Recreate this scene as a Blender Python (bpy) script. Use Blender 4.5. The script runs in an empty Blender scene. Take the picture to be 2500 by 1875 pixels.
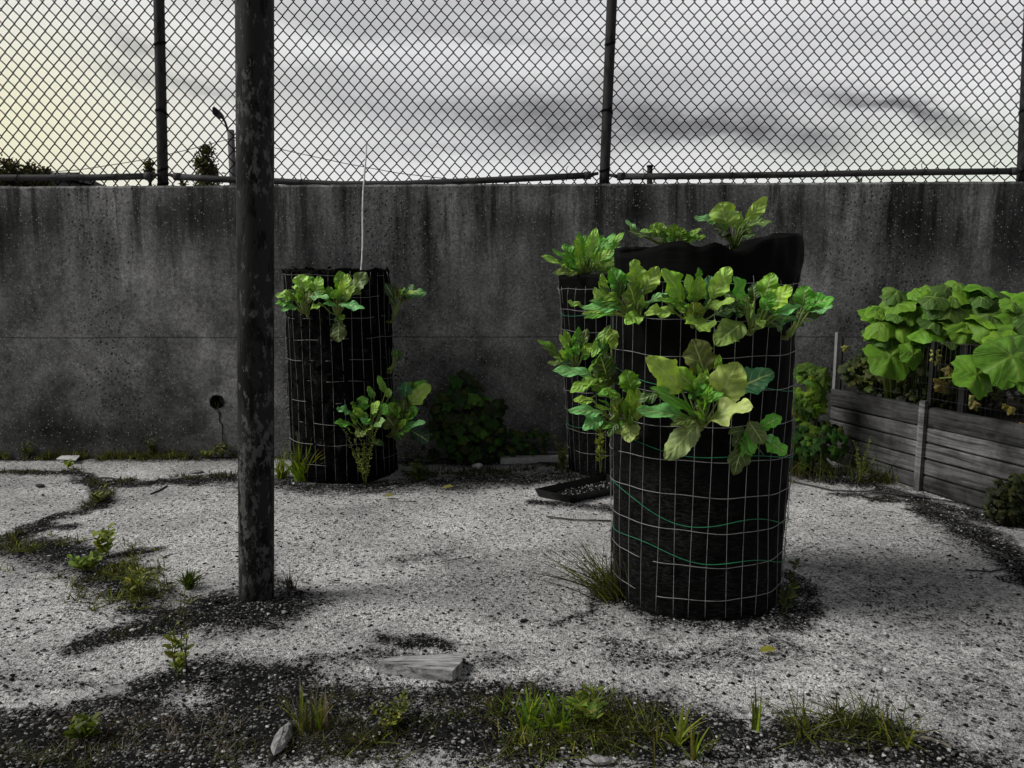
import bpy, math, random
import numpy as np
from mathutils import Vector, Matrix
random.seed(7); RN = np.random.RandomState(11)
scene = bpy.context.scene; COL = scene.collection
R = math.radians
# ------------------------------------------------------------------ camera
PITCH = R(7.8); F = 1900.0; H = 1.0
cam = bpy.data.cameras.new('camera'); camo = bpy.data.objects.new('camera', cam); COL.objects.link(camo)
camo.location = (0, 0, H); camo.rotation_euler = (math.pi/2 - PITCH, 0, 0)
cam.sensor_width = 36; cam.lens = 36*F/2500; cam.clip_start = .05; cam.clip_end = 3000
scene.camera = camo
# ------------------------------------------------------------------ sky
SUN_EL, SUN_AZ = R(40), R(-95)        # azimuth from +Y, clockwise: the sun stands to the left, a little on the viewer's side
wd = bpy.data.worlds.new('World'); scene.world = wd; wd.use_nodes = True
nt = wd.node_tree; nt.nodes.clear(); NN, LL = nt.nodes, nt.links
def M_(op, a, b=None, c=None):
    n = NN.new('ShaderNodeMath'); n.operation = op
    for i, v in enumerate((a, b, c)):
        if v is None: continue
        if isinstance(v, (int, float)): n.inputs[i].default_value = v
        else: LL.new(v, n.inputs[i])
    return n.outputs[0]
def mixc(fac, a, b):
    n = NN.new('ShaderNodeMix'); n.data_type = 'RGBA'
    if isinstance(fac, (int, float)): n.inputs[0].default_value = fac
    else: LL.new(fac, n.inputs[0])
    for i, v in ((6, a), (7, b)):
        if isinstance(v, tuple): n.inputs[i].default_value = (*v, 1)
        else: LL.new(v, n.inputs[i])
    return n.outputs[2]
sky = NN.new('ShaderNodeTexSky'); sky.sky_type = 'NISHITA'; sky.sun_disc = False
sky.sun_elevation = SUN_EL; sky.sun_rotation = SUN_AZ
hs = NN.new('ShaderNodeHueSaturation'); hs.inputs['Saturation'].default_value = .15; LL.new(sky.outputs[0], hs.inputs['Color'])
tc = NN.new('ShaderNodeTexCoord'); sp = NN.new('ShaderNodeSeparateXYZ'); LL.new(tc.outputs['Generated'], sp.inputs[0])
az = M_('ARCTAN2', sp.outputs[0], sp.outputs[1]); el = M_('ARCSINE', sp.outputs[2])
cb = NN.new('ShaderNodeCombineXYZ'); LL.new(M_('MULTIPLY', az, 3.0), cb.inputs[0]); LL.new(M_('MULTIPLY', el, 9.0), cb.inputs[1])
def wnoise(scale, det, rough=.55, off=0):
    n = NN.new('ShaderNodeTexNoise'); n.inputs['Scale'].default_value = scale; n.inputs['Detail'].default_value = det
    n.inputs['Roughness'].default_value = rough; LL.new(cb.outputs[0], n.inputs['Vector']); n.noise_dimensions = '4D'
    n.inputs['W'].default_value = off; return n.outputs[0]
n1 = wnoise(1.1, 6, .55, 2.0); n2 = wnoise(2.4, 6, .6, 5.0); n3 = wnoise(6, 5, .6, 9.0)
azd = M_('ADD', az, M_('MULTIPLY', M_('SUBTRACT', n1, .5), .34))
eld = M_('ADD', el, M_('MULTIPLY', M_('SUBTRACT', n2, .5), .085))
def pdir(px, py):                                    # overview pixel -> azimuth, elevation
    x = (px*1.1301-1250)/F; y = (937.5-py*1.1301)/F
    d = (x, math.cos(PITCH)+y*math.sin(PITCH), -math.sin(PITCH)+y*math.cos(PITCH))
    return math.atan2(d[0], d[1]), math.atan2(d[2], math.hypot(d[0], d[1]))
cloud = None
for (px, py, sx, sy, amp, sl) in [(1220, 255, .27, .035, .70, -.03), (1640, 290, .11, .02, .44, -.22), (1990, 245, .085, .014, .55, -.33),
        (1850, 225, .07, .010, .3, -.2), (215, 78, .05, .011, .38, -.2), (330, 180, .09, .012, .30, -.22), (1000, 80, .25, .014, .33, -.05),
        (900, 15, .25, .02, .33, 0), (1500, 160, .16, .02, .2, .0), (2050, 60, .2, .03, .2, -.1), (700, 170, .14, .02, .2, .1), (860, 330, .16, .012, .22, 0)]:
    a0, e0 = pdir(px, py)
    da = M_('SUBTRACT', azd, a0); de = M_('SUBTRACT', M_('SUBTRACT', eld, e0), M_('MULTIPLY', da, sl))
    g = M_('POWER', 2.71828, M_('MULTIPLY', M_('ADD', M_('POWER', M_('DIVIDE', da, sx), 2), M_('POWER', M_('DIVIDE', de, sy), 2)), -1))
    g = M_('MULTIPLY', g, amp*1.35); cloud = g if cloud is None else M_('ADD', cloud, g)
cloud = M_('MULTIPLY', cloud, M_('ADD', .55, M_('MULTIPLY', n3, .9)))
gen = M_('MULTIPLY', M_('SUBTRACT', n1, .52), .7)
cloud = M_('MINIMUM', M_('MAXIMUM', M_('ADD', cloud, M_('MAXIMUM', gen, 0)), 0), 1)
lightc = (.86, .86, .87)
al, ell = pdir(-60, 290)
gl = M_('POWER', 2.71828, M_('MULTIPLY', M_('ADD', M_('POWER', M_('DIVIDE', M_('SUBTRACT', az, al), .22), 2), M_('POWER', M_('DIVIDE', M_('SUBTRACT', el, ell), .13), 2)), -1))
ar, er = pdir(2100, 370)
gr = M_('POWER', 2.71828, M_('MULTIPLY', M_('ADD', M_('POWER', M_('DIVIDE', M_('SUBTRACT', az, ar), .2), 2), M_('POWER', M_('DIVIDE', M_('SUBTRACT', el, er), .05), 2)), -1))
base = mixc(M_('MULTIPLY', gl, .8), lightc, (.90, .87, .58)); base = mixc(M_('MULTIPLY', gr, .7), base, (.76, .82, .68))
base = mixc(cloud, base, (.20, .20, .21))
hor = M_('POWER', 2.71828, M_('MULTIPLY', M_('ABSOLUTE', el), -20)); base = mixc(M_('MULTIPLY', hor, .5), base, (.95, .95, .90))
# unseen sky overhead and behind the viewer, dimmed to cut ambient light
def w_map(v, a, b, c, d):
    n = NN.new('ShaderNodeMapRange'); n.interpolation_type = 'SMOOTHSTEP'; LL.new(v, n.inputs[0])
    for i, q in enumerate((a, b, c, d)): n.inputs[i+1].default_value = q
    return n.outputs[0]
unseen_dim = M_('MAXIMUM', w_map(el, .48, .95, 0, 1), w_map(M_('ABSOLUTE', az), 1.0, 1.9, 0, 1))
base = mixc(M_('MULTIPLY', unseen_dim, .86), base, (.13, .13, .135))
bg1 = NN.new('ShaderNodeBackground'); LL.new(hs.outputs[0], bg1.inputs[0]); bg1.inputs[1].default_value = .05
bg2 = NN.new('ShaderNodeBackground'); LL.new(base, bg2.inputs[0]); bg2.inputs[1].default_value = 1.0
mx = NN.new('ShaderNodeMixShader'); mx.inputs[0].default_value = .92; LL.new(bg1.outputs[0], mx.inputs[1]); LL.new(bg2.outputs[0], mx.inputs[2])
out = NN.new('ShaderNodeOutputWorld'); LL.new(mx.outputs[0], out.inputs[0])
# ------------------------------------------------------------------ sun
sl = bpy.data.lights.new('sun', 'SUN'); sl.energy = 3.4; sl.angle = R(22); sl.color = (1, .975, .93)
so = bpy.data.objects.new('sun', sl); COL.objects.link(so)
sd = Vector((math.cos(SUN_EL)*math.sin(SUN_AZ), math.cos(SUN_EL)*math.cos(SUN_AZ), math.sin(SUN_EL)))
so.rotation_euler = sd.to_track_quat('Z', 'Y').to_euler(); so.location = (-3, -1, 6)
vs = scene.view_settings; scene.display_settings.display_device = 'sRGB'
vs.view_transform = 'Standard'; vs.look = 'None'; vs.exposure = 0; vs.gamma = 1; vs.use_curve_mapping = False
scene.cycles.max_bounces = 8; scene.cycles.transparent_max_bounces = 8

# ------------------------------------------------------------------ photo pixel -> point of the place
def ray(px, py):
    x = (px-1250)/F; y = (937.5-py)/F
    return Vector((x, math.cos(PITCH)+y*math.sin(PITCH), -math.sin(PITCH)+y*math.cos(PITCH)))
def atY(px, py, Y):
    d = ray(px, py); return Vector((0, 0, H)) + d*(Y/d.y)
def gnd(px, py, z=0):
    d = ray(px, py); t = (z-H)/d.z; return Vector((0, 0, H)) + d*t
def PP(x, y): return (x*1.1301, y*1.1301)                  # coordinates read off the 2212 px overview
def G(x, y, z=0): return gnd(*PP(x, y), z)
def zoomer(x0, y0, s): return lambda x, y: (x0+x/s, y0+y/s)
Z2 = zoomer(1300, 440, 2.765); Z3 = zoomer(1300, 900, 2.514); Z4 = zoomer(640, 600, 2.592); Z5 = zoomer(1900, 600, 2.37)
def mpp(Y, z=.5): return (Y*math.cos(PITCH)+(H-z)*math.sin(PITCH))/F     # metres per photo pixel
CAMV = Vector((0, 0, H))

# ------------------------------------------------------------------ mesh helpers
class MB:
    def __init__(s): s.v = []; s.f = []; s.c = []; s.u = []
    def add(s, vs_, fs, col=(1, 1, 1), uv=None):
        o = len(s.v); s.v.extend([tuple(p) for p in vs_]); s.f.extend([tuple(i+o for i in f) for f in fs])
        s.c.extend([col]*len(vs_) if not isinstance(col, list) else col); s.u.extend(uv if uv else [(0, 0)]*len(vs_))
    def box(s, c, sz, rot=None, col=(1, 1, 1), jit=0):
        x, y, z = [a/2 for a in sz]; q = [Vector((i*x, j*y, k*z)) for i in (-1, 1) for j in (-1, 1) for k in (-1, 1)]
        if jit: q = [p+Vector((random.uniform(-jit, jit) for _ in range(3))) for p in q]
        if rot is not None: q = [rot @ p for p in q]
        s.add([p+Vector(c) for p in q], [(0, 1, 3, 2), (4, 6, 7, 5), (0, 4, 5, 1), (2, 3, 7, 6), (0, 2, 6, 4), (1, 5, 7, 3)], col)
    def tube(s, pts, r, n=6, col=(1, 1, 1), cap=True):
        pts = [Vector(p) for p in pts]; N = len(pts); rr = r if isinstance(r, (list, tuple)) else [r]*N
        vs_ = []; a = None
        for i, p in enumerate(pts):
            t = (pts[min(i+1, N-1)]-pts[max(i-1, 0)])
            t = t.normalized() if t.length > 1e-9 else Vector((0, 0, 1))
            if a is None: a = t.orthogonal().normalized()
            else:
                a = a - t*a.dot(t); a = a.normalized() if a.length > 1e-6 else t.orthogonal().normalized()
            b = t.cross(a)
            for k in range(n):
                w = 2*math.pi*k/n; vs_.append(p+(a*math.cos(w)+b*math.sin(w))*rr[i])
        fs = [(i*n+k, i*n+(k+1) % n, (i+1)*n+(k+1) % n, (i+1)*n+k) for i in range(N-1) for k in range(n)]
        if cap: fs += [tuple(range(n))[::-1], tuple(range((N-1)*n, N*n))]
        s.add(vs_, fs, col)
    def build(s, name, mat, parent=None, smooth=True):
        me = bpy.data.meshes.new(name); me.from_pydata(s.v, [], s.f)
        a = me.attributes.new('col', 'FLOAT_COLOR', 'POINT'); c = np.ones((len(s.v), 4), np.float32); c[:, :3] = np.array(s.c, np.float32).reshape(-1, 3)
        a.data.foreach_set('color', c.ravel())
        b = me.attributes.new('luv', 'FLOAT_VECTOR', 'POINT'); u = np.zeros((len(s.v), 3), np.float32); u[:, :2] = np.array(s.u, np.float32).reshape(-1, 2)
        b.data.foreach_set('vector', u.ravel())
        if smooth: me.polygons.foreach_set('use_smooth', [True]*len(me.polygons))
        me.materials.append(mat); me.update()
        o = bpy.data.objects.new(name, me); COL.objects.link(o)
        if parent is not None:
            o.parent = parent; o.matrix_parent_inverse = Matrix.Translation(-Vector(parent.location))
        return o
def tag(o, label=None, cat=None, group=None, kind=None):
    if label: o['label'] = label
    if cat: o['category'] = cat
    if group: o['group'] = group
    if kind: o['kind'] = kind
    return o
def empty(name, loc, label, cat, group=None):
    o = bpy.data.objects.new(name, None); o.location = loc; o.empty_display_size = .05; COL.objects.link(o); return tag(o, label, cat, group)

_p = RN.rand(256, 256).astype(np.float32)
def vnoise(x, y, s=1.0, o=0):
    x = np.asarray(x)*s+17.3+o*3.7; y = np.asarray(y)*s+9.1+o*5.3
    xi = np.floor(x).astype(int); yi = np.floor(y).astype(int); fx = x-xi; fy = y-yi
    fx = fx*fx*(3-2*fx); fy = fy*fy*(3-2*fy); q = lambda a, b: _p[a & 255, b & 255]
    return (q(xi, yi)*(1-fx)+q(xi+1, yi)*fx)*(1-fy)+(q(xi, yi+1)*(1-fx)+q(xi+1, yi+1)*fx)*fy
def fbm(x, y, s, oct=4, o=0):
    t = 0; a = .5; n = 0
    for i in range(oct): t = t+a*vnoise(x, y, s*2**i, o+i); n += a; a *= .55
    return t/n

# ------------------------------------------------------------------ material helpers
class MT:
    def __init__(s, name, rough=.8, spec=.3, metal=0):
        s.m = bpy.data.materials.new(name); s.m.use_nodes = True; s.n = s.m.node_tree.nodes; s.l = s.m.node_tree.links
        s.b = s.n['Principled BSDF']; s.b.inputs['Roughness'].default_value = rough
        s.b.inputs['Specular IOR Level'].default_value = spec; s.b.inputs['Metallic'].default_value = metal
        s.tc = s.n.new('ShaderNodeTexCoord'); s.vec = s.tc.outputs['Object']
    def setin(s, node, i, v):
        if isinstance(v, (int, float)): node.inputs[i].default_value = v
        elif isinstance(v, tuple): node.inputs[i].default_value = (*v, 1) if len(v) == 3 else v
        else: s.l.new(v, node.inputs[i])
    def scaled(s, sc):
        n = s.n.new('ShaderNodeMapping'); s.l.new(s.vec, n.inputs[0]); n.inputs['Scale'].default_value = sc; return n.outputs[0]
    def noise(s, scale, det=4, rough=.6, vec=None, dist=0):
        n = s.n.new('ShaderNodeTexNoise'); s.l.new(vec or s.vec, n.inputs['Vector']); n.inputs['Scale'].default_value = scale
        n.inputs['Detail'].default_value = det; n.inputs['Roughness'].default_value = rough; n.inputs['Distortion'].default_value = dist; return n.outputs[0]
    def voro(s, scale, feat='F1', out='Distance', vec=None, rnd=1):
        n = s.n.new('ShaderNodeTexVoronoi'); s.l.new(vec or s.vec, n.inputs['Vector']); n.inputs['Scale'].default_value = scale; n.feature = feat
        n.inputs['Randomness'].default_value = rnd; return n.outputs[out]
    def math(s, op, a, b=None, clamp=False):
        n = s.n.new('ShaderNodeMath'); n.operation = op; n.use_clamp = clamp; s.setin(n, 0, a)
        if b is not None: s.setin(n, 1, b)
        return n.outputs[0]
    def ramp(s, fac, lo, hi, a=0.0, b=1.0):
        n = s.n.new('ShaderNodeMapRange'); s.setin(n, 0, fac); n.inputs[1].default_value = lo; n.inputs[2].default_value = hi
        n.inputs[3].default_value = a; n.inputs[4].default_value = b; return n.outputs[0]
    def mix(s, fac, a, b, mode='MIX'):
        n = s.n.new('ShaderNodeMix'); n.data_type = 'RGBA'; n.blend_type = mode; s.setin(n, 0, fac); s.setin(n, 6, a); s.setin(n, 7, b); return n.outputs[2]
    def attr(s, name, out='Color'):
        n = s.n.new('ShaderNodeAttribute'); n.attribute_name = name; return n.outputs[out]
    def sep(s, v):
        n = s.n.new('ShaderNodeSeparateXYZ'); s.l.new(v, n.inputs[0]); return n.outputs
    def col(s, c): s.setin(s.b, s.b.inputs.find('Base Color'), c) if not hasattr(c, 'links') else s.l.new(c, s.b.inputs['Base Color'])
    def bump(s, h, strength=.5, dist=.01, prev=None):
        n = s.n.new('ShaderNodeBump'); n.inputs['Strength'].default_value = strength; n.inputs['Distance'].default_value = dist
        s.l.new(h, n.inputs['Height'])
        if prev is not None: s.l.new(prev, n.inputs['Normal'])
        s.l.new(n.outputs[0], s.b.inputs['Normal']); return n.outputs[0]
def gray(v, t=0): return (v, v, v*(1-t))

# concrete yard with exposed aggregate; attribute "dirt" = soil and moss lying on it, tuft shade and darker tone painted in
g = MT('ground_concrete', .95, .05)
dirt_shade = g.attr('dirt_shade', 'Fac')
stone = g.voro(215, 'F1', 'Color'); sv = g.sep(stone)[0]; sd1 = g.voro(215, 'F1', 'Distance')
fine = g.noise(420, 3, .7); med = g.noise(38, 4, .65); big = g.noise(2.2, 5, .6)
pit = g.ramp(g.noise(75, 4, .75), .575, .62)
pit2 = g.ramp(g.voro(34, 'F1', 'Distance'), .24, .15)
pit2 = g.math('MULTIPLY', pit2, g.ramp(g.noise(9, 3), .45, .55))
sv_c = g.math('ADD', g.math('MULTIPLY', g.math('SUBTRACT', sv, .5), g.ramp(g.noise(5, 5, .7), .38, .62, .35, 1.0)), .5); agg = g.ramp(sv_c, 0, 1, .12, .90)
agg = g.math('MULTIPLY', agg, g.ramp(fine, .3, .7, .62, 1.35))
agg = g.math('MULTIPLY', agg, g.ramp(med, .3, .7, .62, 1.2))
agg = g.math('MULTIPLY', agg, g.ramp(big, .3, .72, .62, 1.25))
cc = g.n.new('ShaderNodeCombineColor')
for i, k in enumerate((1, .995, .985)): g.l.new(g.math('MULTIPLY', agg, k), cc.inputs[i])
c1 = g.mix(g.math('MAXIMUM', pit, pit2), cc.outputs[0], gray(.05))
dn = g.math('ADD', dirt_shade, g.math('MULTIPLY', g.math('SUBTRACT', g.noise(24, 8, .85), .5), 1.7))
dn2 = g.math('ADD', dn, g.math('MULTIPLY', g.math('SUBTRACT', sv, .5), .6))
dm = g.ramp(dn2, .42, .60)
dcol = g.mix(g.ramp(sv, .86, .99), g.mix(g.ramp(g.noise(60, 4), .35, .75), gray(.0035), gray(.022)), gray(.24))
c2 = g.mix(dm, c1, dcol); g.col(c2)
hgt = g.math('ADD', g.math('MULTIPLY', sd1, -.5), g.math('ADD', g.math('MULTIPLY', fine, .35), g.math('MULTIPLY', g.math('MAXIMUM', pit, pit2), -1.0)))
hgt = g.math('ADD', hgt, g.math('MULTIPLY', med, .6))
g.bump(hgt, .9, .006); M_ground = g.m

# old wall concrete
w = MT('wall_concrete', .92, .2)
dep = w.attr('deposit', 'Fac')
streak = w.noise(3.2, 6, .65, w.scaled((3.0, 1, .45))); blot = w.noise(2.4, 6, .62); fw = w.noise(60, 5, .75); ff = w.noise(220, 3, .7)
zt_ = w.ramp(w.sep(w.vec)[2], .5, 1.3); v = w.ramp(w.math('ADD', w.math('MULTIPLY', streak, zt_), w.math('MULTIPLY', w.noise(4.5, 7, .7), w.math('SUBTRACT', 1.0, zt_))), .3, .70, .034, .25)
v = w.math('MULTIPLY', v, w.ramp(blot, .3, .7, .5, 1.45)); v = w.math('MULTIPLY', v, w.ramp(fw, .3, .7, .45, 1.55)); v = w.math('MULTIPLY', v, w.ramp(ff, .3, .7, .45, 1.6))
v = w.math('MULTIPLY', v, w.ramp(dep, -1, 1, .22, 1.9))
drip = w.math('MULTIPLY', w.ramp(w.noise(5, 6, .75, w.scaled((2.6, 1, .16))), .50, .60), w.ramp(w.math('ADD', w.sep(w.vec)[2], w.math('MULTIPLY', w.noise(5, 3, .7, w.scaled((2.4, 1, .1))), .8)), 1.35, 1.75))
v = w.math('MULTIPLY', v, w.ramp(drip, 0, 1, 1, .32))
spk = w.voro(85, 'F1', 'Distance'); spkc = w.sep(w.voro(85, 'F1', 'Color'))
sm = w.math('MULTIPLY', w.ramp(spk, .36, .20), w.ramp(spkc[0], .78, .88)); sm = w.math('MULTIPLY', sm, w.ramp(dep, -1, 1.4, 1, .15))
cc = w.n.new('ShaderNodeCombineColor'); [w.l.new(v, cc.inputs[i]) for i in range(3)]
pits = w.math('MULTIPLY', w.ramp(w.voro(48, 'F1', 'Distance'), .28, .18), w.ramp(w.sep(w.voro(48, 'F1', 'Color'))[1], .62, .72))
c = w.mix(w.math('MULTIPLY', pits, .8), cc.outputs[0], gray(.008)); c = w.mix(sm, c, gray(.5)); 
z_ = w.sep(w.vec)[2]; seam = w.ramp(w.math('ABSOLUTE', w.math('SUBTRACT', z_, w.math('ADD', .668, w.math('MULTIPLY', w.noise(2, 2), .01)))), .002, .005, 1, 0)
c = w.mix(w.math('MULTIPLY', seam, .6), c, gray(.015)); w.col(c)
w.bump(w.math('ADD', w.math('SUBTRACT', w.math('MULTIPLY', fw, .8), pits), w.math('ADD', w.math('MULTIPLY', sm, .6), w.math('MULTIPLY', ff, .25))), .9, .006); M_wall = w.m

def metal_paint(name, base, worn, lo, hi, rough=.55, spec=.4, sc=(1, 1, .35), scale=40):
    t = MT(name, rough, spec); n = t.noise(scale, 6, .7, t.scaled(sc)); n2 = t.noise(6, 4, .6, t.scaled(sc))
    m = t.ramp(t.math('ADD', n, t.math('MULTIPLY', t.math('SUBTRACT', n2, .5), .55)), lo, hi)
    t.col(t.mix(m, base, worn)); t.bump(t.math('ADD', m, t.math('MULTIPLY', t.noise(150, 3), .3)), .5, .002); return t.m
M_wire = metal_paint('fence_wire_metal', gray(.004), gray(.008), .5, .7, .8, .08)
M_post = metal_paint('fence_post_metal', gray(.030), gray(.009), .50, .56, .7, .2, (1, 1, .3), 45)
M_rail = metal_paint('fence_rail_metal', gray(.055), gray(.025), .50, .6, .7, .2, (.3, 1, 1), 45)
# big pole: dark paint flaking off to pale patches
t = MT('flaking_pole_paint', .7, .12); zz = t.sep(t.vec)[2]
n = t.noise(48, 8, .74, t.scaled((1, 1, .5))); n2 = t.noise(9, 4, .6, t.scaled((1, 1, .5)))
zl = t.math('ADD', t.ramp(zz, .75, .1, 0, .055), t.ramp(t.math('ABSOLUTE', t.math('SUBTRACT', zz, 1.45)), .2, .0, 0, .045))
fl = t.ramp(t.math('ADD', t.math('ADD', n, zl), t.math('MULTIPLY', t.math('SUBTRACT', n2, .5), .35)), .560, .585)
dk = t.ramp(t.noise(22, 6, .7, t.scaled((1, 1, .3))), .50, .56)
t.col(t.mix(fl, t.mix(dk, gray(.018), gray(.004)), t.mix(t.noise(60, 3), gray(.025), gray(.13))))
t.bump(t.math('SUBTRACT', t.math('MULTIPLY', dk, .4), fl), .6, .002); M_pole = t.m

# landscape fabric
t = MT('landscape_fabric', .75, .06)
wv = t.noise(700, 2, .6, t.scaled((.25, .25, 3))); wr = t.noise(9, 5, .6, t.scaled((.5, .5, 4))); du = t.noise(3.5, 5, .7)
dust = t.math('MULTIPLY', t.ramp(t.noise(90, 5, .8, t.scaled((.5, .5, 2.6))), .46, .68), t.ramp(t.math('ADD', t.math('MULTIPLY', t.sep(t.vec)[2], -.45), du), .22, .50))
t.col(t.mix(t.math('MULTIPLY', dust, .7), gray(.0018), gray(.05))); t.bump(t.math('ADD', t.math('MULTIPLY', wv, .08), t.math('MULTIPLY', wr, 1)), .6, .006); M_fab = t.m
t = MT('torn_fabric', .85, .05); t.col(t.mix(t.ramp(t.noise(16, 6, .75), .56, .72), gray(.002), gray(.03))); t.bump(t.noise(60, 5), .8, .01); M_torn = t.m
M_cage = metal_paint('galvanised_wire', gray(.27), gray(.09), .5, .7, .45, .5, (1, 1, 1), 30)
def plain(name, c, rough=.7, spec=.3, var=.35, sc=30, bmp=.3):
    t = MT(name, rough, spec); n = t.noise(sc, 5, .65)
    t.col(t.mix(t.ramp(n, .3, .7), tuple(a*(1-var) for a in c), tuple(a*(1+var) for a in c))); t.bump(n, bmp, .004); return t.m
M_thread = plain('green_marking_thread', (.02, .20, .09), .6)
M_soil = plain('garden_soil', (.012, .010, .008), .95, .1, .6, 60, 1)
M_black = plain('black_plastic', gray(.006), .4, .4)
M_white = plain('white_cane_paint', gray(.6), .6)
M_paper = plain('crumpled_paper', gray(.5), .8, .2, .3)
M_rock = plain('pale_stone', gray(.22), .9, .1, .6, 70, 1.5)
M_darkpost = plain('distant_metal', gray(.018), .8, .1)
M_bark = plain('bark', (.05, .04, .03), .9, .1, .4, 30, .8)
M_twig = plain('dry_twig', gray(.05), .9, .2, .6, 60)
M_straw = plain('dry_straw', (.16, .15, .12), .9, .2, .5, 60)

def leafmat(name, veins=True, vcol=(.46, .58, .20), trans=.16, rough=.50, bstr=.9, sidek=.45, nside=5.5):
    t = MT(name, rough, .5 if veins else .3); c = t.attr('col'); n = t.noise(55, 5, .65); n2 = t.noise(14, 4, .6)
    c = t.mix(1.0, c, t.mix(t.ramp(n2, .3, .7), (.72, .76, .7), (1.25, 1.18, 1.25)), 'MULTIPLY')
    c = t.mix(1.0, c, t.mix(t.ramp(n, .3, .7), (.82, .82, .8), (1.15, 1.15, 1.15)), 'MULTIPLY')
    h = n
    if veins:
        uv = t.sep(t.attr('luv', 'Vector')); au = t.math('ABSOLUTE', uv[0])
        mid = t.ramp(au, .03, .085, 1, 0)
        q = t.math('FRACT', t.math('SUBTRACT', t.math('ADD', t.math('MULTIPLY', uv[1], nside), t.math('MULTIPLY', t.noise(22, 2), .5)), t.math('MULTIPLY', au, 1.5)))
        side = t.ramp(t.math('ABSOLUTE', t.math('SUBTRACT', q, .5)), .03, .10, 1, 0)
        side = t.math('MULTIPLY', side, t.ramp(au, .9, .4, 0, sidek))
        vm = t.math('MAXIMUM', mid, side); c = t.mix(t.math('MULTIPLY', vm, .85), c, vcol)
        puff = t.ramp(t.math('ABSOLUTE', t.math('SUBTRACT', q, .5)), 0, .5, 0, 1)
        h = t.math('ADD', t.math('MULTIPLY', puff, .35), t.math('MULTIPLY', n, .5))
    t.l.new(c, t.b.inputs['Base Color']); t.bump(h, bstr, .006)
    tr = t.n.new('ShaderNodeBsdfTranslucent'); t.l.new(t.mix(1.0, c, (1.5, 1.5, .5), 'MULTIPLY'), tr.inputs[0])
    ms = t.n.new('ShaderNodeMixShader'); ms.inputs[0].default_value = trans; t.l.new(t.b.outputs[0], ms.inputs[1]); t.l.new(tr.outputs[0], ms.inputs[2])
    t.l.new(ms.outputs[0], t.n['Material Output'].inputs[0]); return t.m
M_leaf = leafmat('collard_leaf'); M_stem = leafmat('collard_stalk', False, trans=.1)
M_squash = leafmat('squash_leaf', True, (.15, .25, .03), .22, .65, .8, .12, 3.0); M_weed = leafmat('weed_leaf', False, trans=.25, rough=.6)
M_grass = leafmat('grass_blade', False, trans=.3, rough=.6)

# ------------------------------------------------------------------ ground with soil shapes and painted dark patches
WY = lambda x: 4.30+.015*x
def seg_field(X, Y, pts, wid):
    d = np.full(X.shape, 9.0)
    for a, b in zip(pts[:-1], pts[1:]):
        ax, ay, bx, by = a.x, a.y, b.x, b.y; L = (bx-ax)**2+(by-ay)**2+1e-9
        t_ = np.clip(((X-ax)*(bx-ax)+(Y-ay)*(by-ay))/L, 0, 1); d = np.minimum(d, np.hypot(X-ax-t_*(bx-ax), Y-ay-t_*(by-ay)))
    return np.clip(1.15-d/wid*.62, 0, 1)
STROKES = [
 ([(-200, 1600), (300, 1585), (600, 1575), (1000, 1580), (1400, 1585), (1530, 1590)], .10, 1.1), ([(-100, 1540), (300, 1540)], .04, .9),
 ([(-200, 1660), (120, 1650), (450, 1640)], .05, 1), ([(300, 1500), (440, 1450), (620, 1480)], .09, .9),
 ([(500, 1510), (900, 1515), (1200, 1515), (1420, 1530)], .085, .85), ([(860, 1390), (960, 1390)], .035, .8), ([(640, 1425), (1100, 1425)], .05, .50),
 ([(1350, 1405), (1560, 1430), (1680, 1400)], .09, .50),
 ([(1530, 1585), (1700, 1580), (1850, 1590)], .03, .85), ([(1850, 1600), (1960, 1590), (2080, 1640), (2250, 1690)], .022, .9), ([(1700, 1600), (1820, 1610), (1980, 1625)], .085, 1.1),  # last stroke: dark soil with the grass tuft's shade painted in
 ([(-100, 1190), (60, 1190), (180, 1215), (270, 1265), (330, 1290)], .10, 1), ([(180, 1215), (340, 1190)], .035, .9),
 ([(190, 1385), (280, 1360), (400, 1335), (480, 1300)], .075, 1), ([(280, 1320), (400, 1320)], .05, .9), ([(470, 1325), (620, 1312)], .125, 1.0),
 ([(-100, 1180), (20, 1165), (130, 1120), (230, 1075), (200, 1035), (150, 1020), (-100, 1022)], .045, 1), ([(50, 1150), (150, 1140)], .04, .9),
 ([(230, 1050), (400, 1040), (520, 1035)], .07, 1), ([(-200, 985), (520, 985), (1300, 985)], .10, 1),
 ([(560, 1040), (700, 1055), (900, 1045), (1100, 1035), (1350, 1030), (1700, 1010)], .13, .8), ([(900, 1000), (1250, 1000)], .06, .8), ([(1170, 1085), (1330, 1100)], .06, .8),
 ([(1720, 1020), (1900, 1050), (2020, 1090), (2140, 1120), (2300, 1160)], .09, 1), ([(1830, 1070), (1950, 1085)], .03, .8), ([(2000, 1100), (2150, 1190), (2260, 1260)], .085, .95),
 ([(1750, 1200), (1950, 1300), (2200, 1400)], .30, .32), ([(1900, 1480), (2300, 1520)], .14, .40), ([(-100, 1480), (300, 1480)], .07, .42), ([(1100, 1330), (1900, 1420)], .10, .35), ([(850, 1210), (960, 1190)], .08, .42), ([(1000, 1220), (1250, 1180)], .10, .34), ([(-50, 1665), (450, 1660)], .08, 1), ([(2050, 1640), (2260, 1600)], .08, .45),  # broad strokes darkening the right-hand ground and the lower-left corner
 ([(600, 1250), (660, 1280)], .035, .75), ([(1180, 1345), (1300, 1300)], .03, .6), ([(1560, 1655), (1700, 1670)], .02, .2),
]
BAR_N = (Vector((.611, 2.477, 0)), .272)
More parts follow.
